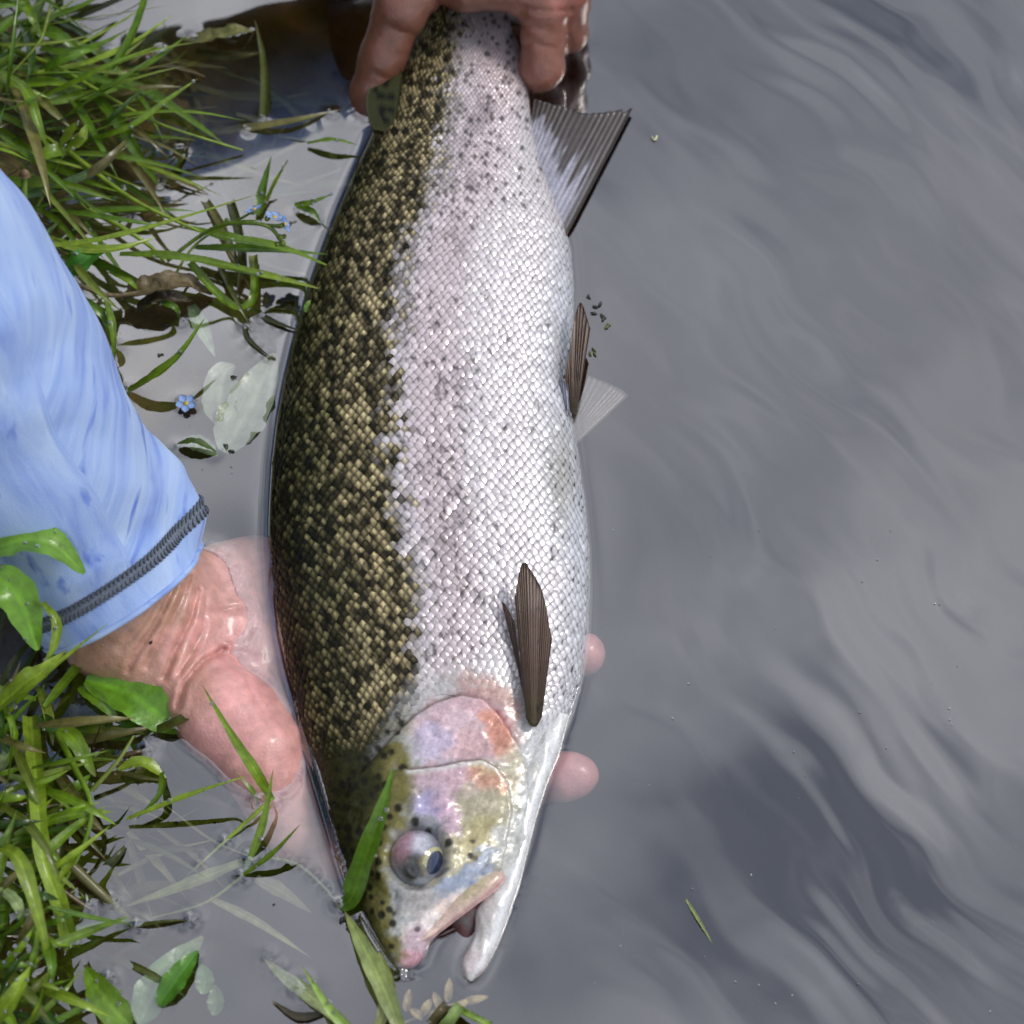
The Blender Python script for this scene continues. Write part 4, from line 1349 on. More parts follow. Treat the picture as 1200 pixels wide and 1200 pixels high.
plant('grass_tuft', 'blades bending across the thumb pad of the hand beneath the trout', 'grass', (300, 960), [
    (B, [(188, 813, .3), (240, 858, .5), (285, 910, .4), (307, 950, -.3)], 12, G1, B, .1), (B, [(319, 938, 0), (300, 905, 1.6), (272, 862, 2.6), (237, 803, 3.0)], 12, G1, B, .2),
    (B, [(148, 960, .4), (220, 932, 1.4), (290, 909, 2)], 7, G3, B, .1), (B, [(320, 935, .4), (290, 962, .3), (215, 1030, -.6)], 5, G3), (B, [(288, 1018, -.2), (308, 965, .8), (320, 902, 2.0)], 9, G1),
    (B, [(283, 1027, 0), (320, 1000, 1.0), (352, 966, 2.0)], 7, G1), (B, [(285, 1010, -.3), (220, 1036, -.7), (143, 1064, -1.2)], 14, (.34, .40, .14), B, 0),
    ('stem', [(285, 1026, -.2), (240, 1058, -.6), (178, 1076, -1.2)], 4, YG, S_), ('stem', [(318, 1005, -.2), (350, 1014, -.3), (380, 1040, -.2), (398, 1064, .1)], 4, (.30, .34, .14), S_)])
plant('water_weed', 'tangle of pale sunken blades below the thumb pad', 'weed', (250, 1050), [
    (B, [(246, 1053, -.8), (300, 1080, -1.0), (364, 1122, -1.5)], 10, (.36, .42, .18), B, 0), (B, [(150, 975, -1.2), (185, 1012, -1.4), (218, 1052, -1.2)], 10, (.30, .30, .13), B, 0),
    (B, [(180, 968, -1.6), (230, 1005, -1.7), (262, 1040, -1.8)], 6, (.28, .28, .12)), (B, [(130, 1030, -1.5), (190, 1000, -1.4), (250, 984, -1.5)], 6, (.30, .34, .14)),
    (B, [(196, 945, -.8), (250, 985, -1), (310, 1010, -1.2)], 3, (.30, .33, .14)), (B, [(150, 985, -2), (165, 1030, -2.2), (178, 1075, -2.3)], 10, (.26, .27, .12)),
    (B, [(300, 1030, -1.6), (330, 1045, -1.8), (365, 1070, -2)], 16, (.26, .30, .15), B, 0)])
plant('grass_tuft', 'upright cluster of wide blades and jointed stems near the broad wet leaf', 'grass', (60, 1000), [
    (B, [(36, 840, .3), (43, 920, 1.6), (50, 1000, 2.0), (70, 1060, 1.2), (84, 1110, -.4)], 18, G3, 'cut', .1), ('stem', [(58, 842, .4), (88, 900, 1.6), (106, 940, 1.8), (100, 985, 1.4), (66, 1050, .2)], 8, G1, S_),
    ('leaf', [(66, 850, .6), (88, 868, .9), (112, 910, .3)], 20, G1, L), ('stem', [(108, 926, .4), (138, 892, 1.2), (157, 862, 1.6)], 6, YG, S_), ('leaf', [(138, 902, .5), (168, 894, .6), (194, 912, .2)], 18, G3, L),
    ('leaf', [(190, 905, .3), (188, 930, 1.0), (160, 960, .4)], 9, G2, B), ('leaf', [(48, 838, .8), (60, 850, 1), (74, 846, .9)], 16, DK, L), (B, [(0, 905, .5), (10, 880, 1), (8, 860, 1)], 14, PALE),
    (B, [(-6, 990, 3), (22, 1008, 4), (45, 1075, 3.4), (62, 1145, 1.6)], 17, G3, B, .3), (B, [(92, 1000, .8), (76, 1020, 1.6), (62, 1046, 1.4)], 9, G3)])
plant('grass_tuft', 'dense young blades crowding below the tangle of sunken weed', 'grass', (20, 1140), [
    (B, [(0, 1136, 2), (25, 1110, 3), (44, 1080, 3)], 8, G1), (B, [(-8, 1130, 2), (20, 1130, 2.5), (44, 1133, 2)], 8, G2), (B, [(-6, 1200, 2), (18, 1165, 3), (36, 1132, 3)], 20, G3),
    (B, [(50, 1085, .8), (70, 1078, 1.2), (90, 1070, .8)], 7, G2), (B, [(0, 1040, 2), (20, 1060, 2.4), (28, 1090, 1)], 13, PALE), (B, [(40, 1200, .5), (50, 1170, .8), (62, 1120, .6)], 10, G1),
    (B, [(10, 1180, 1), (40, 1120, 2.2), (46, 1060, 2.8)], 8, G1), (B, [(0, 1100, 1), (30, 1075, 2), (50, 1030, 2.2)], 7, G2)])
plant('old_stem', 'brownish half sunken stem pointing from the grass towards open water', 'stem', (110, 1040), [
    ('stem', [(74, 1006, .9), (100, 1030, .5), (128, 1056, 0), (152, 1078, -.8)], 14, (.20, .19, .07), S_), ('stem', [(58, 1034, .6), (82, 1050, .3), (106, 1066, -.1)], 8, (.20, .14, .06), S_)])
plant('seedling', 'single glossy bright green leaf lifting out of dark water below the weeds', 'seedling', (140, 1190), [
    ('leaf', [(152, 1202, .1), (124, 1172, .9), (100, 1134, .5)], 34, (.20, .36, .03), L, .3)])
plant('seedling', 'pair of broad leaves, one floating green on a pale sunken one', 'seedling', (190, 1160), [
    ('leaf', [(163, 1200, -.5), (188, 1152, -.35), (238, 1098, -.5)], 40, (.24, .40, .16), L, 0), ('leaf', [(186, 1178, .1), (208, 1146, .3), (232, 1114, .15)], 26, (.10, .28, .02), L, .1)])
plant('floating_leaf', 'small oval pale leaf just below the surface beside the paired leaves', 'leaf', (238, 1146), [('leaf', [(238, 1165, -.4), (240, 1148, -.35), (236, 1130, -.4)], 20, (.20, .36, .12), L, 0)])
plant('floating_leaf', 'dimmer oval leaf sunk deeper beside a small oval pale one', 'leaf', (252, 1170), [('leaf', [(252, 1190, -1.2), (253, 1172, -1.2), (252, 1154, -1.2)], 18, (.18, .30, .12), L, 0)])
plant('reed_shoot', 'pale green reed shoot leaning up to the snout of the trout', 'reed', (440, 1150), [
    (B, [(472, 1215, .6), (447, 1152, .9), (422, 1102, .9), (404, 1068, .4)], 21, (.40, .50, .15), B, .1), (B, [(440, 1215, .4), (456, 1160, .8), (442, 1108, .7)], 15, (.42, .46, .16), B, .1)])
plant('grass_tuft', 'single green blade standing up across the dark head of the trout', 'grass', (408, 1062), [
    (B, [(400, 1060, .0), (412, 1052, .5), (430, 1000, 3.0), (447, 950, 4.4), (461, 900, 5.2)], 26, (.15, .32, .02), B, .1)])
plant('reed_shoot', 'forked pale shoot beside the reed that leans to the snout', 'reed', (390, 1185), [
    (B, [(418, 1215, .3), (388, 1185, .7), (354, 1132, 1.0)], 11, (.30, .46, .08), B, .1), (B, [(410, 1205, .2), (365, 1168, .1), (330, 1142, -.3), (308, 1122, -.9)], 16, (.40, .48, .20), B, .1)])
plant('dead_leaf', 'curled dark brown strip lying on the water by the forked pale shoot', 'leaf', (345, 1188), [
    ('leaf', [(378, 1188, .1), (348, 1191, .15), (318, 1172, .2)], 9, (.06, .05, .02), B, 0)])
plant('floating_leaf', 'large torn pale green leaf floating between the trout and the cuff', 'leaf', (290, 475), [
    ('leaf', [(262, 530, -.28), (290, 482, -.22), (322, 414, -.25)], 60, (.40, .47, .30), L, 0), ('torn_lobe', [(276, 500, -.30), (258, 478, -.26), (262, 440, -.30), (275, 428, -.30)], 42, (.40, .46, .30), L, 0)])
plant('floating_leaf', 'small curled dark green leaf tip near the cuff opening', 'leaf', (232, 525), [
    ('leaf', [(208, 520, .3), (230, 518, .5), (254, 530, .1)], 14, (.07, .12, .02), L, .5), ('leaf', [(215, 516, -.2), (236, 522, -.15), (255, 534, -.2)], 22, (.24, .34, .14), L, 0)])
plant('floating_leaf', 'narrow pale leaf strip under the water below the dead leaf', 'leaf', (240, 385), [('leaf', [(224, 358, -.4), (238, 388, -.4), (252, 418, -.4)], 20, (.32, .46, .24), B, 0)])
plant('duckweed_leaf', 'tiny round bright leaf stuck to the wet back of the trout', 'leaf', (364, 358), [('leaf', [(358, 366, .6), (364, 358, .75), (370, 350, .8)], 13, (.16, .30, .02), L, 0)])
plant('grass_tuft', 'two thin blades coloured dark as grass shadow by the upper back of the trout', 'grass', (320, 385), [  # near-black colour stands in for grass shadow on the water
    (B, [(296, 362, -.1), (318, 376, .1), (352, 388, .2)], 8, (.05, .055, .015), B, 0), (B, [(288, 370, -.1), (290, 395, .1), (318, 420, .15)], 7, (.05, .055, .015), B, 0)])
plant('water_sprig', 'small half sunken sprig between forget-me-nots and the gripped tail', 'plant', (370, 245), [
    (B, [(345, 240, .4), (362, 238, .8), (388, 228, 1.2)], 8, G1), (B, [(348, 242, .3), (366, 248, .4), (376, 262, .1)], 9, G2), (B, [(360, 168, .2), (390, 164, .6), (420, 170, .4)], 9, G1)])

# drowned dead leaf
j = Join()
for pts, w, c in [([(142, 352, .5), (175, 338, 1.1), (215, 332, .9), (248, 345, .2)], 34, (.14, .105, .05)), ([(160, 360, .2), (190, 350, .8), (225, 352, .3)], 22, (.08, .06, .03))]:
    V_, C_, s, cs_, hw_ = ribbon(pts, w, n=26, taper='leaf', roll=.25, fold=.5)
    V_[..., 2] += (fbm(V_[..., 0] * 250, V_[..., 1] * 250, 17) - .5) * .006
    vv_, ff_ = ribbon_solid(V_, .0006)
    j.add(vv_, ff_, c)
    note_stem(C_, 20)
root = thing('dead_leaf', 'crumpled brown dead leaf caught below long grass blades', 'leaf', tuple(P(200, 345, -.01)))
adopt(j.build('blade', M_DEAD), root)
tv, tf = tube(catmull([Pc(44, 308, 1.6), Pc(90, 333, 1.4), Pc(130, 346, 1.0), Pc(170, 342, 1.0)], 20), .0011, 7)
adopt(mesh_obj('stalk', tv, tf, M_DEAD, col=np.broadcast_to([.20, .15, .08], (len(tv), 3))), root)
# curled brown leaf scrap on the bright water by the grass top
root = thing('dead_leaf', 'small olive brown leaf scrap adrift on the bright water by the gripped tail', 'leaf', tuple(P(268, 38, -.01)))
V_, C_, s, cs_, hw_ = ribbon([(215, 46, -.1), (250, 42, .2), (275, 36, .5), (296, 36, .1)], 20, n=22, taper='leaf', fold=.4)
V_[..., 2] += (fbm(V_[..., 0] * 300, V_[..., 1] * 300, 18) - .5) * .004
vv_, ff_ = ribbon_solid(V_)
adopt(mesh_obj('blade', vv_, ff_, M_DEAD, col=np.broadcast_to([.17, .17, .05], (len(vv_), 3))), root)
note_stem(C_, 14)

# forget-me-nots
def flower(px, py, z, r, root, tiltv=(0, 0, 1), rot=0.0):
    c0 = Pc(px, py, z)
    nz = Vector(tiltv).normalized()
    t1 = nz.cross(Vector((0, 1, 0))).normalized()
    t2 = nz.cross(t1)
    nz, t1, t2 = np.array(nz), np.array(t1), np.array(t2)
    for k in range(5):
        a = rot + k * 2 * math.pi / 5
        d1 = t1 * math.cos(a) + t2 * math.sin(a)
        d2 = -t1 * math.sin(a) + t2 * math.cos(a)
        n_, m_ = 7, 5
        V_ = np.zeros((n_, m_, 3))
        for i in range(n_):
            s = i / (n_ - 1)
            w = .46 * r * math.sin(min(1, s * .92 + .08) * math.pi) ** .55 * (.45 + .55 * s ** .5) if i < n_ - 1 else .12 * r
            for q_ in range(m_):
                x = (q_ - 2) / 2
                V_[i, q_] = c0 + d1 * r * (.12 + .88 * s - .05 * abs(x) * s) + d2 * w * x + nz * (.10 * r * x * x + .12 * r * s * s)
        col_ = np.broadcast_to(np.array([.33, .48, .80]), (n_, m_, 3)).copy()
        col_[0] = (.7, .7, .6)
        vv_, ff_ = ribbon_solid(V_, .0002)
        adopt(mesh_obj('petal', vv_, ff_, M_PETAL, col=np.vstack([col_.reshape(-1, 3)] * 2)), root)
    cv_, cf_ = tube([c0 - nz * .0003, c0 + nz * .0004, c0 + nz * .0008, c0 + nz * .0010], [r * .22, r * .24, r * .18, r * .04], 10)
    adopt(mesh_obj('flower_eye', cv_, cf_, M_PETAL, col=np.broadcast_to([.75, .55, .10], (len(cv_), 3))), root)
root = thing('forget_me_not', 'lone pale blue forget-me-not flower floating beside the large torn leaf', 'flower', tuple(P(218, 473, -.005)))
flower(218, 473, .25, .0046, root, (0.05, -.1, 1), .3)
vv_, ff_ = tube(catmull([Pc(207, 472, -.2), Pc(212, 474, .05), Pc(217, 473, .2)], 6), .0009, 6)
adopt(mesh_obj('stalk', vv_, ff_, M_GRASS, col=np.broadcast_to([.05, .08, .02], (len(vv_), 3))), root)
STEMS.append((*P(218, 473)[:2], .9))
root = thing('forget_me_not', 'forget-me-not sprig with pale blue flowers and buds arching over the water', 'flower', tuple(P(198, 320, -.005)))
for pts, r_ in [([(196, 306, .8), (232, 278, 1.6), (262, 263, 2.6), (300, 262, 3.2), (318, 268, 3.0), (330, 283, 2.4)], .0009), ([(262, 263, 2.6), (280, 257, 3.0), (296, 248, 3.4)], .0006), ([(310, 264, 3.1), (326, 264, 3.2), (333, 262, 3.2)], .0006)]:
    vv_, ff_ = tube(catmull([Pc(*p) for p in pts], 18), r_, 7)
    adopt(mesh_obj('stem', vv_, ff_, M_GRASS, col=np.broadcast_to([.17, .27, .03], (len(vv_), 3))), root)
flower(298, 246, 3.5, .0044, root, (-.3, .5, .7), .2)
flower(322, 255, 3.3, .0050, root, (.3, .5, .8), .7)
flower(334, 263, 3.1, .0042, root, (.9, .1, .35), .1)
for bx_, by_, bz_, br in [(296, 249, 3.4, 3.0), (313, 256, 3.2, 3.6), (330, 264, 3.2, 3.0), (328, 278, 2.6, 4.2), (331, 285, 2.3, 4.6), (325, 286, 2.3, 3.6), (333, 277, 2.5, 3.2), (266, 258, 2.7, 3.4)]:
    c0 = Pc(bx_, by_, bz_)
    vv_, ff_ = tube([c0 + [0, 0, (t - .5) * br * MM * 2.2] for t in np.linspace(0, 1, 6)], [br * MM * x for x in (.2, .8, 1, .95, .7, .15)], 9)
    adopt(mesh_obj('bud', vv_, ff_, M_GRASS, col=np.broadcast_to([.22, .30, .05], (len(vv_), 3))), root)

# water beads clinging to the blades
j = Join()
r_ = np.random.default_rng(77)
for o_ in [o for o in bpy.data.objects if o.type == 'MESH' and o.name.split('.')[0] in ('blade', 'leaf') and o.data.materials and o.data.materials[0] in (M_GRASS, M_LEAF)]:
    vs_ = np.array([v_.co for v_ in o_.data.vertices])
    for _ in range(r_.integers(0, 5)):
        c0 = vs_[r_.integers(len(vs_))]
        if c0[2] < .004:
            continue
        rr = r_.uniform(.0004, .0011)
        t_, a_ = np.meshgrid(np.linspace(0, math.pi, 7), np.linspace(0, 2 * math.pi, 10, endpoint=False), indexing='ij')
        j.add(c0 + rr * np.stack([np.sin(t_) * np.cos(a_), np.sin(t_) * np.sin(a_), np.cos(t_) * .7 + .3], -1), grid_faces(7, 10, True))
m, nt, b = mat_new('water_bead')
tcw = node(nt, 'ShaderNodeTexCoord')
nzw = node(nt, 'ShaderNodeTexNoise', Scale=300.0)
nt.links.new(tcw.outputs['Object'], nzw.inputs['Vector'])
mrw = node(nt, 'ShaderNodeMapRange')
mrw.inputs['To Min'].default_value = 0.0
mrw.inputs['To Max'].default_value = 0.06
nt.links.new(nzw.outputs['Fac'], mrw.inputs['Value'])
nt.links.new(mrw.outputs['Result'], b.inputs['Roughness'])
b.inputs['Base Color'].default_value = (.95, .97, 1, 1)
b.inputs['Transmission Weight'].default_value = 0.9
b.inputs['IOR'].default_value = 1.33
o = j.build('water_beads', m)
tag(o, 'clear water beads clinging to the wet grass blades', 'water drops', kind='stuff')

# filler: the countless grass of the bank edge
def grass_mass(name, label, n, region, ang, zr, lenr, wr_, palette, seed, dip=.3):
    r_ = np.random.default_rng(seed)
    j_ = Join()
    k = 0
    while k < n:
        x, y = r_.uniform(region[0], region[2]), r_.uniform(region[1], region[3])
        if not region[4](x, y):
            continue
        k += 1
        a = math.radians(r_.normal(ang[0], ang[1]))
        ln_ = r_.uniform(*lenr)
        z0 = r_.uniform(*zr)
        rise = r_.uniform(-.5, 2.2)
        bend = r_.normal(0, .3)
        pts = [(x, y, z0)]
        for t in (.35, .7, 1.0):
            aa_ = a + bend * t
            pts.append((x + math.cos(aa_) * ln_ * t, y + math.sin(aa_) * ln_ * t, max(z0 + rise * math.sin(t * 2.4) - dip * t, zr[0] - 1)))
        w = r_.uniform(*wr_)
        V_, C_, s, cs_, hw_ = ribbon(pts, w, n=9, roll=r_.normal(0, .4), fold=.3)
        if r_.uniform() < .5:
            note_stem(C_, w)
        c = np.array(palette[r_.integers(len(palette))]) * r_.uniform(.7, 1.25)
        cc_ = leaf_cols(s, cs_, c * .85, c * 1.1)
        j_.add(V_, grid_faces(*V_.shape[:2]), cc_.reshape(-1, 3))
    o = j_.build(name, M_GRASS)
    tag(o, label, 'grass', kind='stuff')
    return o
def in_top(x, y):
    lim = 60 + 60 * math.sin(y / 60.0) * .4 + (45 if 90 < y < 330 else 0)
    return x < lim
def in_low(x, y):
    return x < 62 - max(0, (830 - y)) * .6 - max(0, (y - 1040)) * .15
PG = [G1, G1, G2, G2, G3, DK, (.20, .26, .035), (.22, .20, .06)]
grass_mass('bank_grass', 'dense wet green grass of the bank above the blue sleeve', 330, (-330, -60, 170, 345, in_top), (8, 34), (-.4, 2.4), (70, 190), (6, 15), PG, 101)
grass_mass('bank_grass', 'dense wet green grass of the bank below the blue sleeve', 250, (-260, 800, 110, 1230, in_low), (-35, 55), (-.4, 2.0), (50, 130), (6, 14), PG, 102)
PU = [(.10, .12, .02), (.14, .13, .03), (.08, .10, .02), (.16, .15, .04), (.10, .07, .025)]
grass_mass('sunken_grass', 'brown green sunken grass under the bank above the sleeve', 150, (-100, 20, 330, 330, lambda x, y: x < 330 - abs(y - 170) * .3), (10, 40), (-3.2, -.8), (80, 200), (6, 14), PU, 103, 0)
grass_mass('sunken_grass', 'brown green sunken grass under the bank below the sleeve', 130, (-60, 830, 170, 1220, lambda x, y: x < 165 - max(0, y - 1000) * .5), (-30, 60), (-3.0, -.8), (60, 150), (6, 14), PU, 104, 0)

# meadow grass on the dry bank around the kneeling person (beyond the frame)
r_ = np.random.default_rng(55)
nb_ = 9000
gx = -0.40 - r_.uniform(0, 1, nb_) ** 1.3 * 1.6
gy = r_.uniform(-1.1, 1.3, nb_)
gx = np.where(gx > shore(gy) - .12, shore(gy) - .12 - r_.uniform(0, .3, nb_), gx)
g0 = np.stack([gx, gy, bed_z(gx, gy) - .01], 1)
ln_, az_, le_ = r_.uniform(.06, .15, nb_), r_.uniform(0, 6.283, nb_), r_.uniform(.2, 1.0, nb_)
t_ = np.linspace(0, 1, 5)
cx_ = g0[:, None] + np.stack([np.cos(az_)[:, None] * (le_ * ln_)[:, None] * t_ ** 1.8, np.sin(az_)[:, None] * (le_ * ln_)[:, None] * t_ ** 1.8, ln_[:, None] * (t_ - .35 * le_[:, None] * t_ ** 2)], -1)
wd_ = r_.uniform(.0012, .0030, nb_)[:, None] * np.array([.7, 1, .9, .6, .05])
sd_ = np.stack([-np.sin(az_), np.cos(az_), 0 * az_], 1)[:, None]
gv = np.stack([cx_ - sd_ * wd_[..., None], cx_ + sd_ * wd_[..., None]], 2)
gf = (np.arange(nb_)[:, None, None] * 10 + grid_faces(5, 2)[None]).reshape(-1, 4)
gc = np.array(PG)[r_.integers(0, len(PG), nb_)] * r_.uniform(.6, 1.2, nb_)[:, None]
o = mesh_obj('meadow_grass', gv.reshape(-1, 3), gf, M_GRASS, col=np.repeat(gc, 10, 0))
tag(o, 'upright meadow grass covering the dry bank behind the kneeling person', 'grass', kind='stuff')

# loose specks, seeds and husks on the water
j = Join()
r_ = np.random.default_rng(5)
for x, y, s_, c in [(700, 362, 5, (.03, .035, .03)), (707, 372, 5, (.05, .06, .03)), (712, 380, 4, (.12, .14, .04)), (690, 347, 3, (.03, .03, .03)), (694, 415, 4.5, (.10, .12, .02)),
                    (112, 432, 4, (.02, .02, .015)), (116, 440, 4, (.02, .02, .015)), (150, 490, 4, (.02, .05, .01)), (188, 415, 3, (.04, .04, .02)), (274, 440, 4, (.03, .03, .02)), (266, 526, 5, (.03, .04, .02)),
                    (319, 420, 4, (.06, .09, .02)), (404, 1078, 5, (.015, .015, .012)), (420, 1082, 5, (.015, .015, .012)), (408, 1088, 4, (.015, .015, .012)), (766, 162, 4, (.5, .5, .3)), (322, 1058, 2, (.01, .01, .01)),
                    (176, 752, 3, (.02, .012, .01))] + [(r_.uniform(690, 1190), r_.uniform(620, 1190), r_.uniform(.9, 1.8), (.45, .45, .42)) for _ in range(40)] + [(r_.uniform(140, 400), r_.uniform(380, 620), r_.uniform(.8, 1.6), (.35, .33, .28)) for _ in range(14)]:
    for q_ in range(1 if s_ < 2.5 else 3):
        a = r_.uniform(0, 6.28)
        z = 2.3 if (x, y) == (176, 752) else .05
        c0 = Pc(x + r_.normal(0, s_ * .5), y + r_.normal(0, s_ * .5), z)
        d = np.array([math.cos(a), math.sin(a), r_.normal(0, .2)]) * s_ * MM * .8
        tv, tf = tube([c0 - d, c0 - d * .5, c0 + d * .5, c0 + d], np.array([.15, .5, .45, .1]) * s_ * MM * .8, 6)
        j.add(tv, tf, np.array(c) * r_.uniform(.7, 1.3))
o = j.build('floating_debris', M_DEAD)
tag(o, 'scattered seeds, husks and dark specks adrift on the water', 'debris', kind='stuff')
# grass flower husks at the bottom
root = thing('seed_head', 'straw coloured grass seed head drowned in front of the open jaws', 'seed head', tuple(P(520, 1180, -.01)))
r_ = np.random.default_rng(8)
tv, tf = tube(catmull([Pc(470, 1200, -.5), Pc(515, 1182, -.4), Pc(560, 1168, -.4)], 14), .0006, 6)
adopt(mesh_obj('stem', tv, tf, M_DEAD, col=np.broadcast_to([.30, .24, .10], (len(tv), 3))), root)
for x, y, a, ln_ in [(478, 1172, 80, 26), (500, 1180, 60, 22), (512, 1172, 110, 20), (526, 1160, 85, 28), (540, 1178, 30, 26), (556, 1172, 15, 34), (488, 1188, 140, 18), (508, 1192, 70, 18)]:
    a = math.radians(a)
    d = (math.cos(a) * ln_ / 2, -math.sin(a) * ln_ / 2)
    V_, C_, s, cs_, hw_ = ribbon([(x - d[0], y - d[1], -.5), (x, y, -.2), (x + d[0], y + d[1], -.4)], 9, n=8, taper='leaf', fold=.6)
    vv_, ff_ = ribbon_solid(V_, .0008)
    adopt(mesh_obj('husk', vv_, ff_, M_DEAD, col=np.broadcast_to(np.array([.46, .36, .16]) * r_.uniform(.7, 1.2), (len(vv_), 3))), root)
root = thing('bent_stalk', 'cut pale stalk with a dark stem at the bottom beside the seed head', 'stalk', tuple(P(530, 1195, -.01)))
for pts, w, c in [([(515, 1210, .2), (528, 1195, .8), (540, 1178, .9)], 12, (.30, .42, .12)), ([(505, 1200, .2), (516, 1186, .6), (524, 1178, .4)], 10, (.12, .10, .03)), ([(536, 1182, .6), (552, 1190, .8), (575, 1202, .5)], 7, (.26, .40, .05))]:
    V_, C_, s, cs_, hw_ = ribbon(pts, w, n=10, taper='cut', fold=.5)
    vv_, ff_ = ribbon_solid(V_, .0008)
    note_stem(C_, w)
    adopt(mesh_obj('blade', vv_, ff_, M_GRASS, col=np.broadcast_to(c, (len(vv_), 3))), root)
root = thing('straw', 'thin pale straw lying alone on the open grey water', 'straw', tuple(P(820, 1080, -.002)))
V_, C_, s, cs_, hw_ = ribbon([(804, 1054, .02), (820, 1080, .1), (835, 1106, .02)], 4, n=10, fold=.4)
vv_, ff_ = ribbon_solid(V_, .0004)
adopt(mesh_obj('blade', vv_, ff_, M_GRASS, col=np.broadcast_to([.34, .40, .15], (len(vv_), 3))), root)

# ------------------------------------------------------------------ water: one closed body, its surface climbs whatever it touches
wx_ = axis_ticks(-20, 20, -0.235, 0.235, 0.00085)
wy_ = axis_ticks(-20, 20, -0.215, 0.275, 0.00085)
WX, WY = np.meshgrid(wx_, wy_)
WZ = np.zeros(WX.shape)
pyw = np.interp(-WY, -_tY, _ty)
xc, _, zc, hw, h = body_frame(pyw)
tz = np.clip(1 - np.abs(-zc / h) ** SUP, 0, 1) ** (1 / SUP)
dx = np.abs(WX - xc) - hw * tz
inside_y = (WY > _tY[-1] - .004) & (WY < _tY[0])
left = WX < xc
WZ += np.where(inside_y, np.where(left, .0022 * np.exp(-np.clip(dx, 0, 1) / .0022), .0004 * np.exp(-np.clip(dx, 0, 1) / .0016)), 0) * (dx > -.01)
for PT, amp in ((RV, .0007), (LV, .0008), (jaw_pts, .0003)):
    cp = PT[np.abs(PT[:, 2]) < .0005][:, :2]
    cp = cp[(np.abs(cp[:, 0]) < .23) & (cp[:, 1] > -.21) & (cp[:, 1] < .27)]
    if not len(cp):
        continue
    i0, i1 = np.searchsorted(wx_, [cp[:, 0].min() - .012, cp[:, 0].max() + .012])
    j0, j1 = np.searchsorted(wy_, [cp[:, 1].min() - .012, cp[:, 1].max() + .012])
    sub = np.stack([WX[j0:j1, i0:i1].ravel(), WY[j0:j1, i0:i1].ravel()], 1).astype(np.float32)
    dm = np.empty(len(sub), np.float32)
    for q0 in range(0, len(sub), 4000):
        dm[q0:q0 + 4000] = np.sqrt(((sub[q0:q0 + 4000, None] - cp[None].astype(np.float32)) ** 2).sum(-1).min(1))
    men = amp * np.exp(-dm / .0022).reshape(j1 - j0, i1 - i0)
    WZ[j0:j1, i0:i1] = np.maximum(WZ[j0:j1, i0:i1], men)
st = np.array(STEMS)
for X, Y, s_ in STEMS:
    if abs(X) > .235 or Y < -.215 or Y > .275:
        continue
    i0, i1 = np.searchsorted(wx_, [X - .014, X + .014])
    j0, j1 = np.searchsorted(wy_, [Y - .014, Y + .014])
    d = np.hypot(WX[j0:j1, i0:i1] - X, WY[j0:j1, i0:i1] - Y)
    WZ[j0:j1, i0:i1] = np.maximum(WZ[j0:j1, i0:i1], .0013 * s_ * np.exp(-d / .0024))
top = np.stack([WX, WY, WZ], -1)
nr, nc = WX.shape
wf = grid_faces(nr, nc)
bd = np.array([i for i in range(nc)] + [i * nc + nc - 1 for i in range(1, nr)] + [(nr - 1) * nc + i for i in range(nc - 2, -1, -1)] + [i * nc for i in range(nr - 2, 0, -1)])
nb = len(bd)
low = top.reshape(-1, 3)[bd].copy()
low[:, 2] = -3.0
n0 = nr * nc
sidef = np.stack([bd, n0 + np.arange(nb), n0 + np.roll(np.arange(nb), -1), np.roll(bd, -1)], 1)
allf = [tuple(x) for x in np.vstack([wf, sidef])] + [tuple(n0 + np.arange(nb)[::-1])]
m = bpy.data.materials.new('river_water')
m.use_nodes = True
nt = m.node_tree
nt.nodes.clear()
out = node(nt, 'ShaderNodeOutputMaterial')
tr = node(nt, 'ShaderNodeBsdfTransparent')
gl = node(nt, 'ShaderNodeBsdfGlossy')
gl.inputs['Roughness'].default_value = 0.0
gl.inputs['Color'].default_value = (1, 1, 1, 1)
geo = node(nt, 'ShaderNodeNewGeometry')
dt = node(nt, 'ShaderNodeVectorMath', operation='DOT_PRODUCT')
nt.links.new(geo.outputs['Normal'], dt.inputs[0])
nt.links.new(geo.outputs['Incoming'], dt.inputs[1])
ab = node(nt, 'ShaderNodeMath', operation='ABSOLUTE')
nt.links.new(dt.outputs['Value'], ab.inputs[0])
om = node(nt, 'ShaderNodeMath', operation='SUBTRACT')
om.inputs[0].default_value = 1.0
nt.links.new(ab.outputs['Value'], om.inputs[1])
p5 = node(nt, 'ShaderNodeMath', operation='POWER')
nt.links.new(om.outputs['Value'], p5.inputs[0])
p5.inputs[1].default_value = 5.0
fr = node(nt, 'ShaderNodeMath', operation='MULTIPLY_ADD')      # Schlick reflectance, the same from above and below
nt.links.new(p5.outputs['Value'], fr.inputs[0])
fr.inputs[1].default_value = 0.77
fr.inputs[2].default_value = 0.23
mxs = node(nt, 'ShaderNodeMixShader')
tc = node(nt, 'ShaderNodeTexCoord')
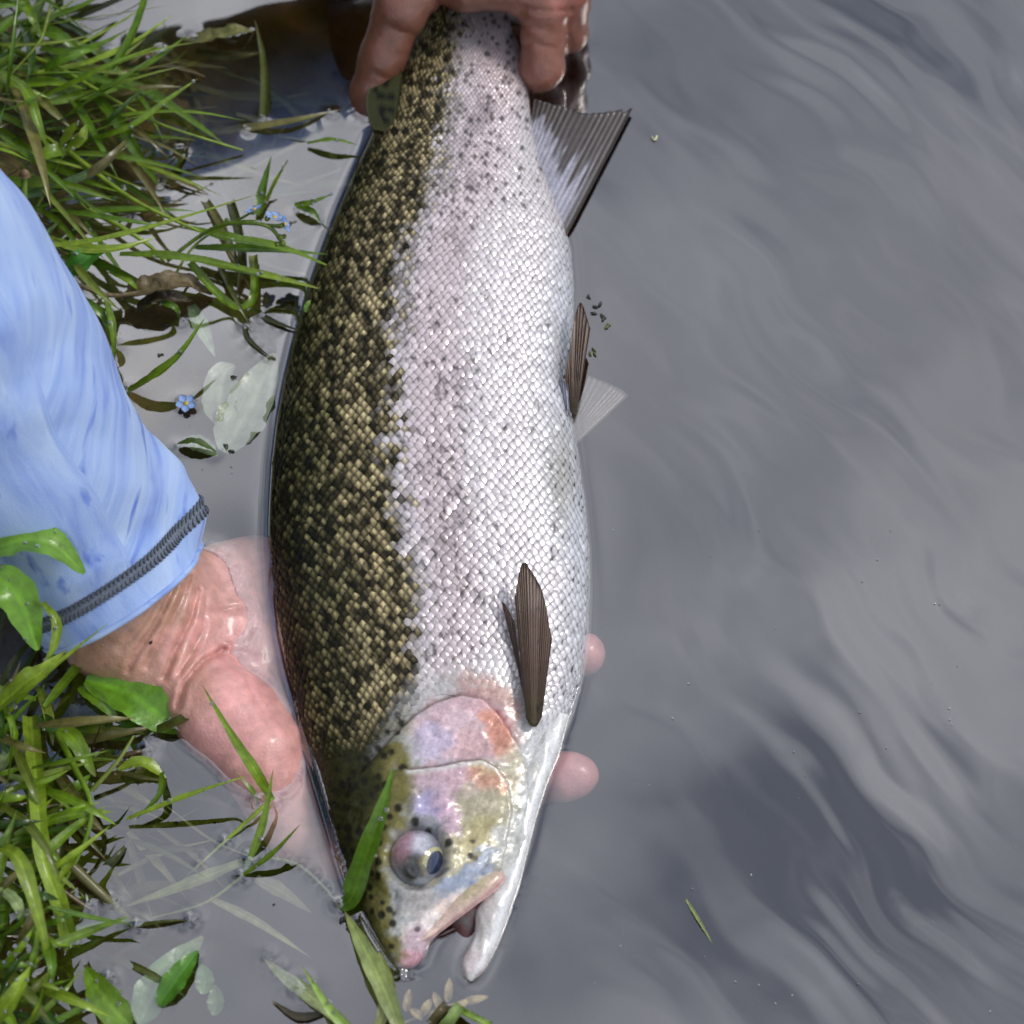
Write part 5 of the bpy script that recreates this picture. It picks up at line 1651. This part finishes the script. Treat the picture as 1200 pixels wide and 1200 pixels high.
# long soft ripples running off to the lower right, stronger away from the sheltered bank
nd = node(nt, 'ShaderNodeTexNoise', Scale=7.0, Detail=2.0)
nt.links.new(tc.outputs['Object'], nd.inputs['Vector'])
vm = node(nt, 'ShaderNodeVectorMath', operation='MULTIPLY_ADD')
nt.links.new(nd.outputs['Color'], vm.inputs[0])
vm.inputs[1].default_value = (.09, .09, 0)
nt.links.new(tc.outputs['Object'], vm.inputs[2])
mp0 = node(nt, 'ShaderNodeMapping')
mp0.inputs['Rotation'].default_value = (0, 0, math.radians(54))
nt.links.new(vm.outputs['Vector'], mp0.inputs['Vector'])
mp = node(nt, 'ShaderNodeMapping')
mp.inputs['Scale'].default_value = (4.5, 20.0, 1)
nt.links.new(mp0.outputs['Vector'], mp.inputs['Vector'])
nw = node(nt, 'ShaderNodeTexNoise', Scale=1.0, Detail=1.6, Roughness=0.45)
nt.links.new(mp.outputs['Vector'], nw.inputs['Vector'])
sx = node(nt, 'ShaderNodeSeparateXYZ')
nt.links.new(tc.outputs['Object'], sx.inputs['Vector'])
mr = node(nt, 'ShaderNodeMapRange')
mr.interpolation_type = 'SMOOTHERSTEP'
mr.inputs['From Min'].default_value = -0.04
mr.inputs['From Max'].default_value = 0.24
mr.inputs['To Min'].default_value = 0.06
mr.inputs['To Max'].default_value = 1.0
nt.links.new(sx.outputs['X'], mr.inputs['Value'])
mh = node(nt, 'ShaderNodeMath', operation='MULTIPLY')
nt.links.new(nw.outputs['Fac'], mh.inputs[0])
nt.links.new(mr.outputs['Result'], mh.inputs[1])
bp = node(nt, 'ShaderNodeBump', Strength=1.0, Distance=0.0026)
nt.links.new(mh.outputs['Value'], bp.inputs['Height'])
nt.links.new(bp.outputs['Normal'], gl.inputs['Normal'])
nt.links.new(fr.outputs['Value'], mxs.inputs['Fac'])
nt.links.new(tr.outputs['BSDF'], mxs.inputs[1])
nt.links.new(gl.outputs['BSDF'], mxs.inputs[2])
nt.links.new(mxs.outputs['Shader'], out.inputs['Surface'])
va = node(nt, 'ShaderNodeVolumeAbsorption')
va.inputs['Color'].default_value = (.62, .50, .26, 1)
va.inputs['Density'].default_value = 17.0
nt.links.new(va.outputs['Volume'], out.inputs['Volume'])
water = mesh_obj('water', np.vstack([top.reshape(-1, 3), low]), allf, m)
water['kind'] = 'structure'
